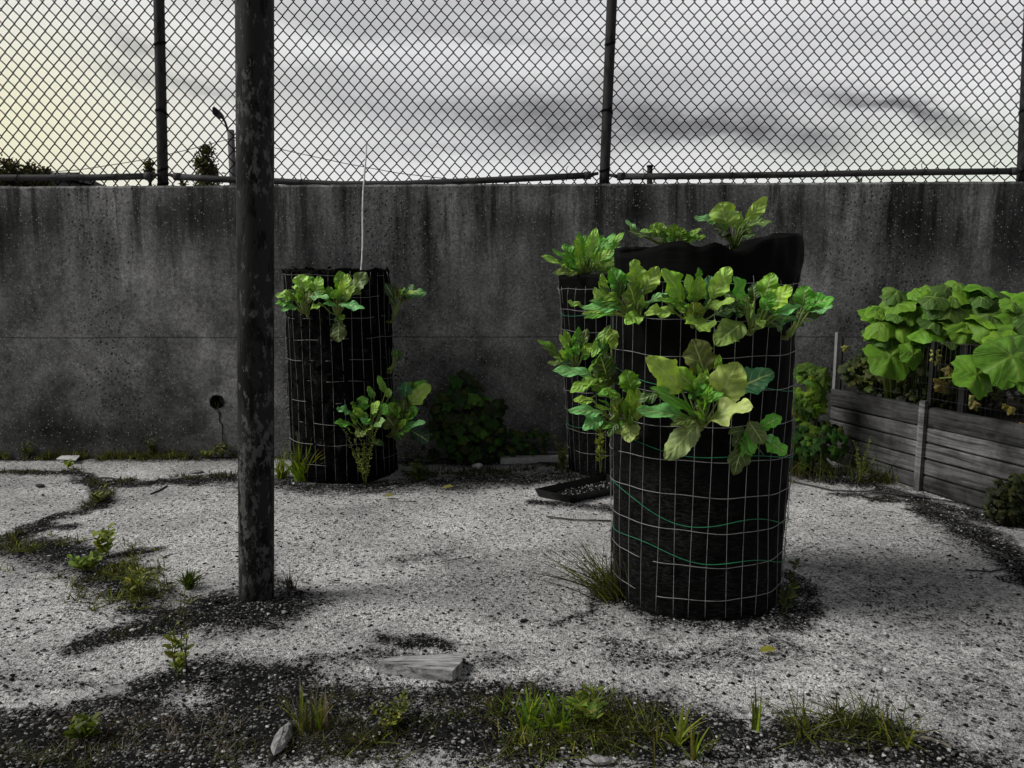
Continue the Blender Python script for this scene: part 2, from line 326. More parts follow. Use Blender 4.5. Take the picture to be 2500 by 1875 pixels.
def dirt_shade_at(X, Y):
    wx = X+(fbm(X, Y, 6, 5, 3)-.5)*.20; wy = Y+(fbm(X, Y, 6, 5, 8)-.5)*.16
    D = np.zeros(X.shape)
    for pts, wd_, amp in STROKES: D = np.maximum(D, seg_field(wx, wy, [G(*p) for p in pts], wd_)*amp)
    D = np.maximum(D, np.clip(1.05-(np.hypot(wx-.62, wy-2.40)-.26)/.13, 0, .8))
    D = np.maximum(D, np.clip((wy-WY(X)+.10)/.08, 0, 1))
    D = D*(.62+.76*fbm(X, Y, 12, 5, 1)) + (fbm(X, Y, 1.6, 4, 5)-.5)*.22
    return D
def make_ground():
    x = np.arange(-3.3, 3.5001, .0115); y = np.arange(1.15, 4.32, .0115); nx, ny = len(x), len(y)
    X, Y = np.meshgrid(x, y); D = dirt_shade_at(X, Y)
    Z = (fbm(X, Y, 1.2, 3, 2)-.5)*.012+(fbm(X, Y, 25, 3, 4)-.5)*.004 + np.clip(D, 0, 1)*(fbm(X, Y, 14, 4, 6)-.35)*.022
    edge = np.minimum(np.minimum(X-x[0], x[-1]-X), np.minimum(Y-y[0], y[-1]-Y)); Z *= np.clip(edge/.05, 0, 1)
    V = np.stack([X, Y, Z], -1).reshape(-1, 3); idx = np.arange(nx*ny).reshape(ny, nx)
    Fq = np.stack([idx[:-1, :-1], idx[:-1, 1:], idx[1:, 1:], idx[1:, :-1]], -1).reshape(-1, 4)
    o = len(V); x0, x1, y0, y1 = x[0], x[-1], y[0], y[-1]; B = 1500.
    ext = [(-B, -B, 0), (B, -B, 0), (B, B, 0), (-B, B, 0)]
    V = np.vstack([V, ext]); c = [0, nx-1, nx*ny-1, nx*(ny-1)]
    faces = Fq.tolist()+[(o, o+1, c[1], c[0]), (o+1, o+2, c[2], c[1]), (o+2, o+3, c[3], c[2]), (o+3, o, c[0], c[3])]
    me = bpy.data.meshes.new('ground'); me.from_pydata(V.tolist(), [], faces)
    a = me.attributes.new('dirt_shade', 'FLOAT', 'POINT'); a.data.foreach_set('value', np.append(D.ravel(), [.2]*4).astype(np.float32))
    me.polygons.foreach_set('use_smooth', [True]*len(faces)); me.materials.append(M_ground)
    ob = bpy.data.objects.new('ground', me); COL.objects.link(ob); tag(ob, kind='structure')
make_ground()

# loose gravel on the soil
ICO = [(0, 0, 1), (.89, 0, .45), (.28, .85, .45), (-.72, .53, .45), (-.72, -.53, .45), (.28, -.85, .45), (.72, .53, -.45), (-.28, .85, -.45), (-.89, 0, -.45), (-.28, -.85, -.45), (.72, -.53, -.45), (0, 0, -1)]
ICF = [(0, 1, 2), (0, 2, 3), (0, 3, 4), (0, 4, 5), (0, 5, 1), (1, 6, 2), (2, 7, 3), (3, 8, 4), (4, 9, 5), (5, 10, 1), (6, 7, 2), (7, 8, 3), (8, 9, 4), (9, 10, 5), (10, 6, 1), (11, 7, 6), (11, 8, 7), (11, 9, 8), (11, 10, 9), (11, 6, 10)]
def gravel():
    t = MT('gravel_stones', .9, .08); t.col(t.mix(t.ramp(t.noise(300, 3), .3, .7), t.attr('col'), t.mix(1., t.attr('col'), gray(.6), 'MULTIPLY')))
    mb = MB(); n = 30000; xs = RN.uniform(-3.0, 3.1, n); q = RN.rand(n); ys = 1.35+q*q*2.9
    D = dirt_shade_at(xs, ys); zz = (fbm(xs, ys, 1.2, 3, 2)-.5)*.012
    base = np.array(ICO)
    for i in range(n):
        d = D[i]
        if d < .32+RN.rand()*.16 and RN.rand() > .10: continue
        if ys[i] > WY(xs[i])-.01 or abs(xs[i]) > ys[i]*.75+.1: continue
        s = RN.uniform(.0018, .0048)*(1.5 if RN.rand() < .06 else 1)
        v = base*(1+RN.uniform(-.28, .28, (12, 1)))*np.array([s*RN.uniform(.8, 1.4), s*RN.uniform(.8, 1.4), s*.65])
        a = RN.uniform(0, 6.28); ca, sa = math.cos(a), math.sin(a)
        v = np.stack([v[:, 0]*ca-v[:, 1]*sa, v[:, 0]*sa+v[:, 1]*ca, v[:, 2]], -1)+np.array([xs[i], ys[i], zz[i]+.002+max(0, min(d, 1))*.004])
        k = RN.choice([.015, .04, .10, .25, .5], p=[.30, .22, .18, .16, .14])*RN.uniform(.8, 1.2)
        mb.add(v.tolist(), ICF, (k, k, k*.98))
    ob = mb.build('gravel', t.m, smooth=False); tag(ob, kind='stuff')
gravel()

# ------------------------------------------------------------------ wall with drain
def deposit(X, Zc):
    d = (fbm(X*1.0, Zc*.35, 3.0, 4, 20)-.5)*1.5
    def blob(px, py, sx, sz, a):
        p = atY(*PP(px, py), 4.3); return a*np.exp(-((X-p.x)/sx)**2-((Zc-p.z)/sz)**2)
    for b in [(280, 560, .14, .35, .6), (600, 700, .3, .4, .35), (1240, 520, .10, .16, .9), (1190, 440, .2, .06, .6), (490, 860, .13, .22, .8), (120, 720, .5, .3, .35), (1790, 690, .2, .25, .5),
              (2110, 450, .14, .13, .7), (420, 470, .4, .16, -.9), (100, 480, .25, .12, -.7), (1100, 470, .13, .12, -.7), (1390, 450, .15, .10, -.6), (1600, 470, .3, .14, -.4), (2000, 500, .22, .2, -1.1), (2200, 520, .14, .3, -1.2),
              (900, 500, .3, .2, -.2), (1000, 820, .25, .3, -.5), (200, 930, .5, .09, -.6), (900, 740, .3, .1, .2), (20, 900, .2, .25, -.5)]: d = d+blob(*b)
    return d
def make_wall():
    TZ = lambda x: 1.500+.0065*x
    hc = atY(*PP(467, 868), 4.28); st = .02; nx = 400; x = -4+np.arange(nx+1)*st; rows = 76
    hi = int(round((hc.x+4)/st)); zrow = lambda xx, j: (TZ(xx)-.012)*j/rows if True else 0
    hj = int(round(hc.z/((1.49)/rows))); a = 3
    mb = MB(); ids = {}
    D = []
    def fy(xx, zz): return WY(xx)+(float(vnoise(xx, zz, 2.1, 30))-.5)*.008
    for j in range(rows+1):
        for i in range(nx+1):
            if abs(i-hi) < a and abs(j-hj) < a: continue
            ids[i, j] = len(mb.v); zz = zrow(x[i], j); mb.v.append((x[i], fy(x[i], zz), zz))
    for j in range(rows):
        for i in range(nx):
            if hi-a <= i < hi+a and hj-a <= j < hj+a: continue
            mb.f.append((ids[i, j], ids[i+1, j], ids[i+1, j+1], ids[i, j+1]))
    ring = [(hi-a+k, hj-a) for k in range(2*a)]+[(hi+a, hj-a+k) for k in range(2*a)]+[(hi+a-k, hj+a) for k in range(2*a)]+[(hi-a, hj+a-k) for k in range(2*a)]
    cx, cz = x[hi], zrow(x[hi], hj); circ = []; inner = []
    for (i, j) in ring:
        p = mb.v[ids[i, j]]; an = math.atan2(p[2]-cz, p[0]-cx); r = .043+random.uniform(-.002, .003)
        circ.append(len(mb.v)); mb.v.append((cx+r*math.cos(an), WY(cx), cz+r*math.sin(an)))
        inner.append(len(mb.v)); mb.v.append((cx+r*math.cos(an), WY(cx)+.14, cz+r*math.sin(an)))
    K = len(ring)
    for k in range(K):
        k2 = (k+1) % K; mb.f.append((ids[ring[k]], ids[ring[k2]], circ[k2], circ[k])); mb.f.append((circ[k], circ[k2], inner[k2], inner[k]))
    mb.f.append(tuple(inner))
    # chamfer, top, back
    t1 = [];t2 = []; t3 = []; 
    for i in range(nx+1):
        jz = (float(vnoise(x[i], 0, 18, 41))-.5)*.006
        t1.append(len(mb.v)); mb.v.append((x[i], WY(x[i])+.012, TZ(x[i])+jz)); t2.append(len(mb.v)); mb.v.append((x[i], WY(x[i])+.25, TZ(x[i]))); t3.append(len(mb.v)); mb.v.append((x[i], WY(x[i])+.25, 0))
    for i in range(nx):
        for A, B_ in ((None, t1), (t1, t2), (t2, t3)):
            p0, p1 = (ids[i, rows], ids[i+1, rows]) if A is None else (A[i], A[i+1]); mb.f.append((p0, p1, B_[i+1], B_[i]))
    me = bpy.data.meshes.new('concrete_wall'); me.from_pydata(mb.v, [], mb.f); V = np.array(mb.v)
    at = me.attributes.new('deposit', 'FLOAT', 'POINT'); at.data.foreach_set('value', np.clip(deposit(V[:, 0], V[:, 2]), -1, 1).astype(np.float32))
    me.materials.append(M_wall); ob = bpy.data.objects.new('concrete_wall', me); COL.objects.link(ob)
    tag(ob, 'long stained dark grey concrete wall carrying the wire fence', 'wall')
    pm = MB(); pts = [(cx, WY(cx)+.004, cz), (cx, WY(cx)+.13, cz)]; n = 24; vv = []
    for (rr, yy) in ((.0415, -.003), (.0375, -.003), (.0375, .13)):
        vv += [(cx+rr*math.cos(2*math.pi*k/n), WY(cx)+yy, cz+rr*math.sin(2*math.pi*k/n)) for k in range(n)]
    pm.add(vv, [(l*n+k, l*n+(k+1) % n, (l+1)*n+(k+1) % n, (l+1)*n+k) for l in (0, 1) for k in range(n)]); pm.build('drain_pipe', M_black, ob)
    # root-like wet crack below the drain
    cr = MB(); q = [(cx, cz-.045), (cx+.012, cz-.07), (cx+.006, cz-.10), (cx+.022, cz-.13), (cx+.018, cz-.19), (cx+.02, cz-.23)]
    cr.tube([(a_, WY(cx)-.001, b_) for a_, b_ in q], [.009, .007, .004, .004, .0025, .002], 6); cr.build('root', M_twig, ob)
    return ob, cx, cz, TZ
wall, DX, DZ, TZ = make_wall()

# ------------------------------------------------------------------ chain-link fence
FY = lambda x: WY(x)+.115
fence = empty('chain_link_fence', (0, FY(0), TZ(0)), 'rusty chain-link fence with posts and bent bottom rails on top of the wall', 'fence')
PX = [(398, 452, 385, 0), (1472, 448, 1495, 0), (2495, 440, 2503, 200)]
def wpt(px, py, Y=None): return atY(px, py, Y or 4.42)
posts = []
for (bx, by, tx, ty) in [(398, 455, 388, 0), (1475, 449, 1494, 0), (2495, 443, 2515, 0)]:
    b = wpt(bx, by); tp = wpt(tx, ty); d = (tp-b); d /= d.z
    b0 = b+d*(1.5-b.z-.03); mb = MB(); pts = [b0+d*k*.1 for k in range(17)]
    mb.tube(pts, .028, 16); p = mb.build('post', M_post, fence); posts.append((b0, d))
    for zz in (.04, .115, .42, .78):
        m2 = MB(); c = b0+d*(zz); ring = []
        for q in range(2):
            ring = [c+Vector((math.cos(a)*.0305, math.sin(a)*.0305, q*.007+.01*math.sin(a+zz*9))) for a in np.linspace(0, 2*math.pi, 17)]
            m2.tube(ring, .0024, 5)
        ps = ring[12]; m2.tube([ps, ps+Vector((.012, -.012, .008)), ps+Vector((.022, -.006, -.002))], .0022, 5)
        m2.build('tie_wire', M_wire, fence)
def px_on(pts, Y=4.39): return [atY(x, y, Y) for x, y in pts]
rails = [[(-340, 440), (0, 434), (120, 434), (250, 433), (368, 430)], [(428, 431), (520, 437), (660, 442), (830, 450), (980, 449), (1150, 442), (1300, 435), (1440, 428)], [(1510, 431), (1700, 430), (1900, 427), (2100, 423), (2300, 420), (2480, 418)], [(2520, 420), (2900, 416)]]
for rl in rails:
    mb = MB(); P = px_on(rl, 4.385); mb.tube(P, .0175, 12)
    mb.build('rail', M_rail, fence)
    for e, nxt in ((P[0], P[1]), (P[-1], P[-2])):
        m2 = MB(); d = (nxt-e).normalized(); m2.tube([e-d*.006, e+d*.03], .0215, 12); m2.tube([e-d*.006, e-d*.03+Vector((0, .01, .008)), e-d*.045+Vector((0, .02, .01))], [.012, .009, .009], 8); m2.build('rail_end', M_rail, fence)
for x, y in [(45, 434), (285, 432), (735, 446), (1385, 432), (1572, 430), (1785, 429), (2015, 425), (2253, 421), (2430, 419)]:
    m2 = MB(); c = atY(x, y, 4.385); m2.tube([c+Vector((.006*math.sin(a), .021*math.cos(a), .021*math.sin(a))) for a in np.linspace(0, 6.3, 13)], .002, 5)
    m2.tube([c+Vector((0, .01, .02)), c+Vector((-.004, .012, .045)), c+Vector((.006, .008, .06))], .0018, 5); m2.build('tie_wire', M_wire, fence)
def chain(x0, x1, name):
    W2 = .0318; Hh = .0365; mb = MB(); n0 = int(math.floor(x0/W2)); n1 = int(math.ceil(x1/W2)); nz = 44
    for i in range(n0, n1):
        pts = []; xa = i*W2; xb = (i+1)*W2
        for k in range(nz):
            s = (k+i) % 2; xs, xe = (xa, xb) if s == 0 else (xb, xa); z0 = 1.488+.0065*xa+k*Hh
            yo = -.0035 if s == 0 else .0035
            for tt, ww in ((.0, 0), (.12, .05), (.5, .5), (.88, .95)):
                xx = xs+(xe-xs)*ww; zq = z0+Hh*tt
                xx += (float(vnoise(xx, zq, 3.0, 50))-.5)*.012+.0008*(random.random()-.5)
                pts.append((xx, FY(xx)+.03+(yo if tt > .2 and tt < .9 else 0), zq+(float(vnoise(xx, zq, 2.5, 60))-.5)*.012))
        mb.tube(pts, .0033, 5, cap=False)
    mb.build(name, M_wire, fence)
xb = [-3.7, posts[0][0].x, posts[1][0].x, posts[2][0].x, 3.8]
for a, b in zip(xb[:-1], xb[1:]): chain(a, b, 'wire_mesh')

# ------------------------------------------------------------------ big pole
b = Vector((-.808, 2.345, 0)); top = Vector((-.700, 2.345, 2.6)); mb = MB()
mb.tube([b+(top-b)*(k/30)-Vector((0, 0, .02)) for k in range(31)], .0535, 40)
o = mb.build('steel_pole', M_pole); tag(o, 'tall round post with flaking dark paint standing in the left of the yard', 'pole')

# ------------------------------------------------------------------ fabric planters in wire cages
def planter(B, T, r0, r1, hcage, label, seed, collar=True, torn=False, vstep=.0508, hstep=.1016, rim=None, dip=None):
    root = empty('fabric_planter', B, label, 'planter', 'wire caged planters'); ax = (T-B); hh = ax.z; rnd = random.Random(seed)
    def rad(z, a):
        t_ = z/hh; return (r0+(r1-r0)*t_)*(1+.012*math.sin(3*a+seed)+.010*math.sin(2*a+4*t_+seed*2)+ (.012*math.sin(5*a+9*t_) if z < hcage else .03*math.sin(4*a+seed)))
    def pt(z, a, off=0):
        c = B+ax*(z/hh); r = rad(z, a)+off; return Vector((c.x+r*math.cos(a), c.y+r*math.sin(a), z))
    n = 96; rows = 60; mb = MB(); vv = []
    for j in range(rows+1):
        for k in range(n):
            a = 2*math.pi*k/n; top_ = (rim(a) if rim else hh); z = top_*j/rows
            sag = .004*math.sin(a*28)*math.sin(z*31)+.004*math.sin(a*9+z*14)*math.sin(z*11+a*3)+.008*(float(vnoise(a*3, z*9, 2, seed))-.5)
            if torn: sag += .02*(float(vnoise(a*4, z*6, 3, seed+2))-.5)
            if z > hcage and not torn: sag += .010*(math.sin(a*7+seed)+.6*math.sin(a*11+2))*(z-hcage)/max(.01, hh-hcage)
            vv.append(pt(z, a, sag-.006))
    vv2 = [Vector(p) for p in vv[-n:]]
    ins = [Vector((p.x*.96+(T.x)*.04, p.y*.96+T.y*.04, p.z-.01)) for p in vv2]; ins2 = [Vector((p.x, p.y, hh-.16)) for p in ins]
    vv += ins+ins2; fs = [(j*n+k, j*n+(k+1) % n, (j+1)*n+(k+1) % n, (j+1)*n+k) for j in range(rows+2) for k in range(n)]
    mb.add(vv, fs)
    if torn:
        for q in range(420):
            a = rnd.uniform(0, 6.283); z = rnd.uniform(.1, hh*.97) if rnd.random() < .8 else hh
            if rnd.random() < .5: a = rnd.gauss(-math.pi*.55, .35) if rnd.random() < .5 else math.pi+rnd.uniform(-.35, .35)
            p = pt(z, a, .004); l = rnd.uniform(.01, .04); s_ = rnd.uniform(.004, .014)
            o1 = Vector((math.cos(a), math.sin(a), 0)); tt = Vector((-math.sin(a), math.cos(a), 0)); o1 = (o1+Vector((0, 0, rnd.uniform(-1, .6)))).normalized()
            mb.add([p-tt*s_, p+tt*s_, p+o1*l+tt*s_*rnd.uniform(-.6, .8), p+o1*l*.5-tt*s_*1.2], [(0, 1, 2, 3)])
    mb.build('fabric', M_torn if torn else M_fab, root)
    sm_ = MB(); sm_.add([Vector((p.x, p.y, hh-.08+.01*math.sin(7*i))) for i, p in enumerate(ins2)]+[Vector((T.x, T.y, hh-.06))], [(k, (k+1) % n, n) for k in range(n)]); sm_.build('soil', M_soil, root)
    cg = MB(); nv = int(round(2*math.pi*(r0+r1)/2/vstep)); tw = .25 if torn else 0
    for k in range(nv):
        a0 = 2*math.pi*(k+rnd.uniform(-.08, .08))/nv; ph = rnd.uniform(0, 6); zt = hcage+.02*rnd.random()
        cg.tube([pt(z, a0+.010*math.sin(z*7+ph)+tw*.12*(z/hh)*math.cos(a0), .003+.002*math.sin(z*9+ph)) for z in np.linspace(.015, zt, 22)], .00085, 4)
    nh = int(hcage/hstep); 
    for k in range(nh+1):
        z = hcage-k*hstep; 
        if z < .03: continue
        a = 0; run = []
        gaps = [(rnd.uniform(0, 6.28), rnd.uniform(.05, .15)) for _ in range(1 if not torn else 9)]
        for a in np.linspace(0, 2*math.pi, 121):
            if any(abs(a-g0) < g1 for g0, g1 in gaps):
                if len(run) > 1: cg.tube(run, .0011, 4)
                run = []; continue
            run.append(pt(z+.004*math.sin(a*2+k)+.002*math.sin(a*9), a, .0045+.001*math.sin(a*20)))
        if len(run) > 1: cg.tube(run, .0011, 4)
    cg.build('wire_cage', M_cage, root)
    return root, pt
def rimN(a):      # the folded fabric collar dips and rises round the near planter
    x = math.cos(a)
    front = max(0, -math.sin(a))
    return 1.105+.022*x+.012*math.sin(a*3+.6)+front*(-.045*math.exp(-((x-.12)/.22)**2)-.028*math.exp(-((x+.28)/.12)**2)+.012*math.exp(-((x-.85)/.2)**2))
NB = Vector((.594, 2.425, 0)); NTp = Vector((.590, 2.430, 1.13)); N_R0, N_R1 = .270, .277
near, ptN = planter(NB, NTp, N_R0, N_R1, .985, 'large black fabric planter in a wire cage nearest the camera', 3, rim=rimN)
LB = Vector((-.870, 3.965, 0)); LTp = Vector((-.880, 3.965, 1.04))
left, ptL = planter(LB, LTp, .272, .262, 1.01, 'ragged black planter beside the flaking pole with a white cane in it', 5, torn=True, rim=lambda a: 1.04+.006*math.sin(9*a))
MBs = Vector((.50, 4.00, 0)); MTp = Vector((.50, 4.00, 1.01))
midp, ptM = planter(MBs, MTp, .205, .262, .94, 'slim black planter against the wall, half hidden behind the large near planter', 8, rim=lambda a: 1.01+.006*math.sin(5*a))
def threads(ptf, root, B, specs, rr=.0012):
    for zf in specs:
        mb = MB()
        mb.tube([ptf(zf(a), a, .004+.0008*math.sin(a*160)) for a in np.linspace(-math.pi, 0, 200)], rr, 4)
        mb.build('thread', M_thread, root)
threads(ptN, near, NB, [lambda a: .375-.13*((a+math.pi)/math.pi)**.7+.02*math.sin(a*4)+.05*max(0, (a+math.pi)/math.pi-.5), lambda a: .235-.10*((a+math.pi)/math.pi)+.012*math.sin(a*5+1),
    lambda a: .53-.07*((a+math.pi)/math.pi)+.008*math.sin(a*4), lambda a: .72-.05*((a+math.pi)/math.pi)+.01*math.sin(a*4+1)])
threads(ptM, midp, MBs, [lambda a: .82+.01*math.sin(a*3), lambda a: .56+.01*math.sin(a*4), lambda a: .26+.01*math.sin(a*3)])
# white cane
c0 = atY(*PP(779, 600), 3.93); c1 = atY(*PP(790, 313), 4.05); mb = MB(); d = c1-c0
mb.tube([c0-d*.15]+[c0+d*k/8+Vector((.004*math.sin(k), 0, 0)) for k in range(9)], .0042, 8); o = mb.build('cane', M_white); tag(o, 'thin white cane standing up out of the ragged planter against the wall', 'garden cane')

# ------------------------------------------------------------------ leaves
def jit(c, s=.12, rnd=random):
    k = 1+rnd.uniform(-s, s)*1.4; return (c[0]*k*(1+rnd.uniform(-s, s)), c[1]*k*(1+rnd.uniform(-s, s)*.5), c[2]*k*(1+rnd.uniform(-s, s)))
def blade(mb, B, T, W, nrm, col, sag=.10, fold=.25, wave=.22, nl=14, nw=8, rnd=random, pointy=.0, jag=0.0):
    L = (T-B).length; t = (T-B).normalized(); n = (nrm-t*nrm.dot(t)); n = n.normalized() if n.length > 1e-4 else t.orthogonal()
    C = (B+T)/2+n*L*sag; ph = rnd.uniform(0, 6); kf = rnd.uniform(9, 13); ph2 = rnd.uniform(0, 6); asym = rnd.uniform(-.06, .06); vv = []; uv = []; cc_ = []
    side_curl = rnd.uniform(-.15, .35)
    for i in range(nl+1):
        v = i/nl; c = B*(1-v)**2+C*2*v*(1-v)+T*v*v; tg = ((C-B)*(1-v)+(T-C)*v).normalized(); s = tg.cross(n).normalized(); nn = s.cross(tg).normalized()
        wv = (math.sin(math.pi*min(1, max(0, v))**.98))
        prof = (max(0, wv))**.62*(1-pointy*v*.5)
        if v < .2: prof *= .45+.55*v/.2
        for j in range(nw+1):
            u = -1+2*j/nw; e = abs(u)**1.6
            ww = W/2*prof*(1+.065*math.sin(v*kf*2.4+ph*(1 if u > 0 else 2))*e + asym*u + jag*rnd.uniform(-1, 1)*e)
            off = fold*abs(u)*ww*(1-.3*v)+wave*W/2*prof*e*math.sin(v*kf+ph+(2.1 if u > 0 else 0))*.45 - side_curl*e*ww*.6 + .02*W*math.sin(v*20+u*6+ph2)
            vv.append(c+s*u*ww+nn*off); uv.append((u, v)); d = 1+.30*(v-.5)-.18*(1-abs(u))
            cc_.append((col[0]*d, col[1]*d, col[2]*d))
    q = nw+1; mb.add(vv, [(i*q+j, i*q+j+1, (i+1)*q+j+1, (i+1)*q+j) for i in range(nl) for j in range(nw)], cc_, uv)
    return C
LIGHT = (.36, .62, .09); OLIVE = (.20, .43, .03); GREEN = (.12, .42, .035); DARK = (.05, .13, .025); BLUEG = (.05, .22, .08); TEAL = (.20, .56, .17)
STALK = (.22, .30, .08)
def collard(name, label, root, leaves, Z, hub, rnd_seed, group='collard plants', small=1.0):
    """root: 3D point; leaves: (base x,y, tip x,y, width, forward offset of tip, colour) in the coordinates of zoom Z"""
    rnd = random.Random(rnd_seed); e = empty(name, root, label, 'leafy vegetable', group); lf = MB(); st = MB(); Yr = root.y
    zs = Z(1, 0)[0]-Z(0, 0)[0]; leaves = list(leaves)
    for k in range(11 if len(leaves) > 8 else 4):       # younger leaves filling the heart of the rosette
        p_, q_ = rnd.sample(leaves[:], 2); w_ = rnd.uniform(.3, .7); cx_ = p_[0]*w_+q_[0]*(1-w_); cy_ = p_[1]*w_+q_[1]*(1-w_); tx_ = p_[2]*w_+q_[2]*(1-w_); ty_ = p_[3]*w_+q_[3]*(1-w_)
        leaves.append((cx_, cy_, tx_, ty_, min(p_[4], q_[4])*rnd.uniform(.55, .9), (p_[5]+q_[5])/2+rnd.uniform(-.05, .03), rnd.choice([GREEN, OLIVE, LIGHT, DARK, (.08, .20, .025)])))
    for L in leaves:
        bx, by, tx, ty, wd_, fw = L[:6]; col = L[6] if len(L) > 6 else rnd.choice([LIGHT, OLIVE, OLIVE, GREEN])
        Yt = Yr-fw; Yb = Yr-fw*.45-.01
        B = atY(*Z(bx, by), Yb); T = atY(*Z(tx, ty), Yt); W = wd_*zs*.92*mpp(Yr-fw*.6, B.z)
        nrm = Vector((rnd.uniform(-.35, .35), -1, .55+rnd.uniform(-.2, .3))) if ty < by+10*1 else Vector((rnd.uniform(-.3, .3), -1, .7))
        if abs(tx-bx) > 1.3*abs(ty-by): nrm = Vector((rnd.uniform(-.2, .2), -.75, .8))
        dr = (T-B).normalized()
        blade(lf, B-dr*.005, T, W*1.12, nrm, jit(col, .12, rnd), sag=rnd.uniform(.03, .14), fold=rnd.uniform(.08, .28), wave=rnd.uniform(.6, 1.1), nl=26, nw=10, rnd=rnd, jag=.065)
        R0 = root+Vector((rnd.uniform(-.006, .006), -.004, rnd.uniform(-.01, .006))); Cm = (R0+B)/2+Vector((0, -.005, -.008)); nn = Vector((0, -.002, .001))
        st.tube([R0, Cm, B, B+(T-B)*.25+nn, B+(T-B)*.6+nn*1.5], [.0036, .0030, .0026, .0015, .0004], 5, jit(STALK, .1, rnd))
    lf.build('foliage', M_leaf, e)
    if hub: st.tube([Vector(hub), Vector(root)+Vector((0, 0, -.012)), root+Vector((0, 0, .004))], [.007, .008, .006], 7, jit((.16, .2, .07), .1, rnd))
    st.build('stem', M_stem, e); return e
def cylY(px, py, B, r, off=.012):
    d = ray(px, py); o = CAMV-Vector((B.x, B.y, 0)); a = d.x*d.x+d.y*d.y; b = 2*(o.x*d.x+o.y*d.y); c = o.x**2+o.y**2-(r+off)**2; disc = b*b-4*a*c
    if disc < 0: t_ = -b/(2*a)
    else: t_ = (-b-math.sqrt(disc))/(2*a)
    return CAMV+d*t_
def on(Z, x, y, B, r, off=.012): return cylY(*Z(x, y), B, r, off)
def inner(p, B, dz=-.012): v = Vector((B.x-p.x, B.y-p.y, 0)).normalized(); return p+v*.05+Vector((0, 0, dz))
NBR = (NB, .279)
r = on(Z2, 705, 925, *NBR); collard('collard_plant', 'collard in the near planter, leftmost of the upper row, its pale leaves reaching out left', r, [
 (600, 745, 535, 590, 120, .03, GREEN), (700, 720, 690, 532, 135, .03, LIGHT), (750, 760, 850, 580, 115, .05, LIGHT), (600, 870, 330, 862, 85, .08, TEAL), (330, 850, 235, 822, 60, .06, LIGHT),
 (740, 865, 925, 757, 62, .10, TEAL), (590, 815, 435, 765, 100, .08, OLIVE), (480, 860, 415, 720, 60, .02, LIGHT), (690, 860, 645, 690, 150, .11, (.12, .19, .03)), (720, 915, 630, 975, 110, .12, LIGHT), (700, 880, 640, 850, 50, .1, OLIVE),
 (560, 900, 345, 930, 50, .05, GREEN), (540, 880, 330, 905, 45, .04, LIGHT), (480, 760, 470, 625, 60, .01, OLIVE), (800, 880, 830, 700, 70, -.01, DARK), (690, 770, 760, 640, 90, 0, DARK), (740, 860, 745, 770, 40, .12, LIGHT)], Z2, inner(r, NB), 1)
r = on(Z2, 1085, 955, *NBR); collard('collard_plant', 'collard in the middle of the upper row with one rounded leaf hanging down', r, [
 (1015, 810, 872, 600, 165, .06, OLIVE), (1105, 820, 1125, 650, 110, .08, OLIVE), (1120, 700, 1118, 588, 55, .05, GREEN), (1212, 795, 1335, 582, 130, .06, LIGHT), (960, 890, 755, 905, 105, .09, LIGHT), (1165, 870, 1370, 805, 75, .10, LIGHT),
 (1110, 935, 1130, 1022, 185, .13, LIGHT), (1080, 930, 1085, 822, 140, .12, (.13, .18, .02)), (1020, 860, 835, 800, 60, .06, OLIVE), (1200, 820, 1190, 640, 110, 0, BLUEG), (1010, 880, 870, 770, 60, .03, DARK), (1230, 905, 1400, 840, 120, 0, DARK), (1100, 900, 1020, 850, 60, .12, OLIVE)], Z2, inner(r, NB), 2)
r = on(Z2, 1472, 1005, *NBR); collard('collard_plant', 'collard in the upper row, third from the left, one large leaf drooping to its left', r, [
 (1435, 815, 1352, 650, 115, .05, GREEN), (1560, 800, 1628, 625, 140, .05, OLIVE), (1600, 860, 1752, 715, 125, .09, (.34, .55, .04)), (1625, 905, 1820, 845, 85, .09, TEAL), (1415, 965, 1228, 1112, 170, .12, (.17, .27, .05)),
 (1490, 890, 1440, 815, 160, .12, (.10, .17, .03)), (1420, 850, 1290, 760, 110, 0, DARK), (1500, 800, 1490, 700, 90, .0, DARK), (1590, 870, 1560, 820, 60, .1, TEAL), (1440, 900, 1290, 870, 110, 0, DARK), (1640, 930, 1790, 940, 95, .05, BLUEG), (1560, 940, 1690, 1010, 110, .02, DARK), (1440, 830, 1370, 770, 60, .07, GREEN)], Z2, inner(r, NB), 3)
r = on(Z2, 1722, 1035, *NBR); collard('collard_plant', 'collard at the right edge of the near planter, leaves sticking out over bare wall', r, [
 (1825, 850, 1845, 708, 135, .03, GREEN), (1865, 850, 2038, 800, 115, .05, GREEN), (1870, 880, 2030, 850, 80, .07, TEAL), (1830, 920, 1980, 900, 70, .03, DARK), (1800, 900, 1750, 780, 90, 0, DARK), (1780, 960, 1835, 985, 50, .02, DARK), (1790, 900, 1900, 830, 90, .02, (.08, .16, .03))], Z2, inner(r, NB), 4)
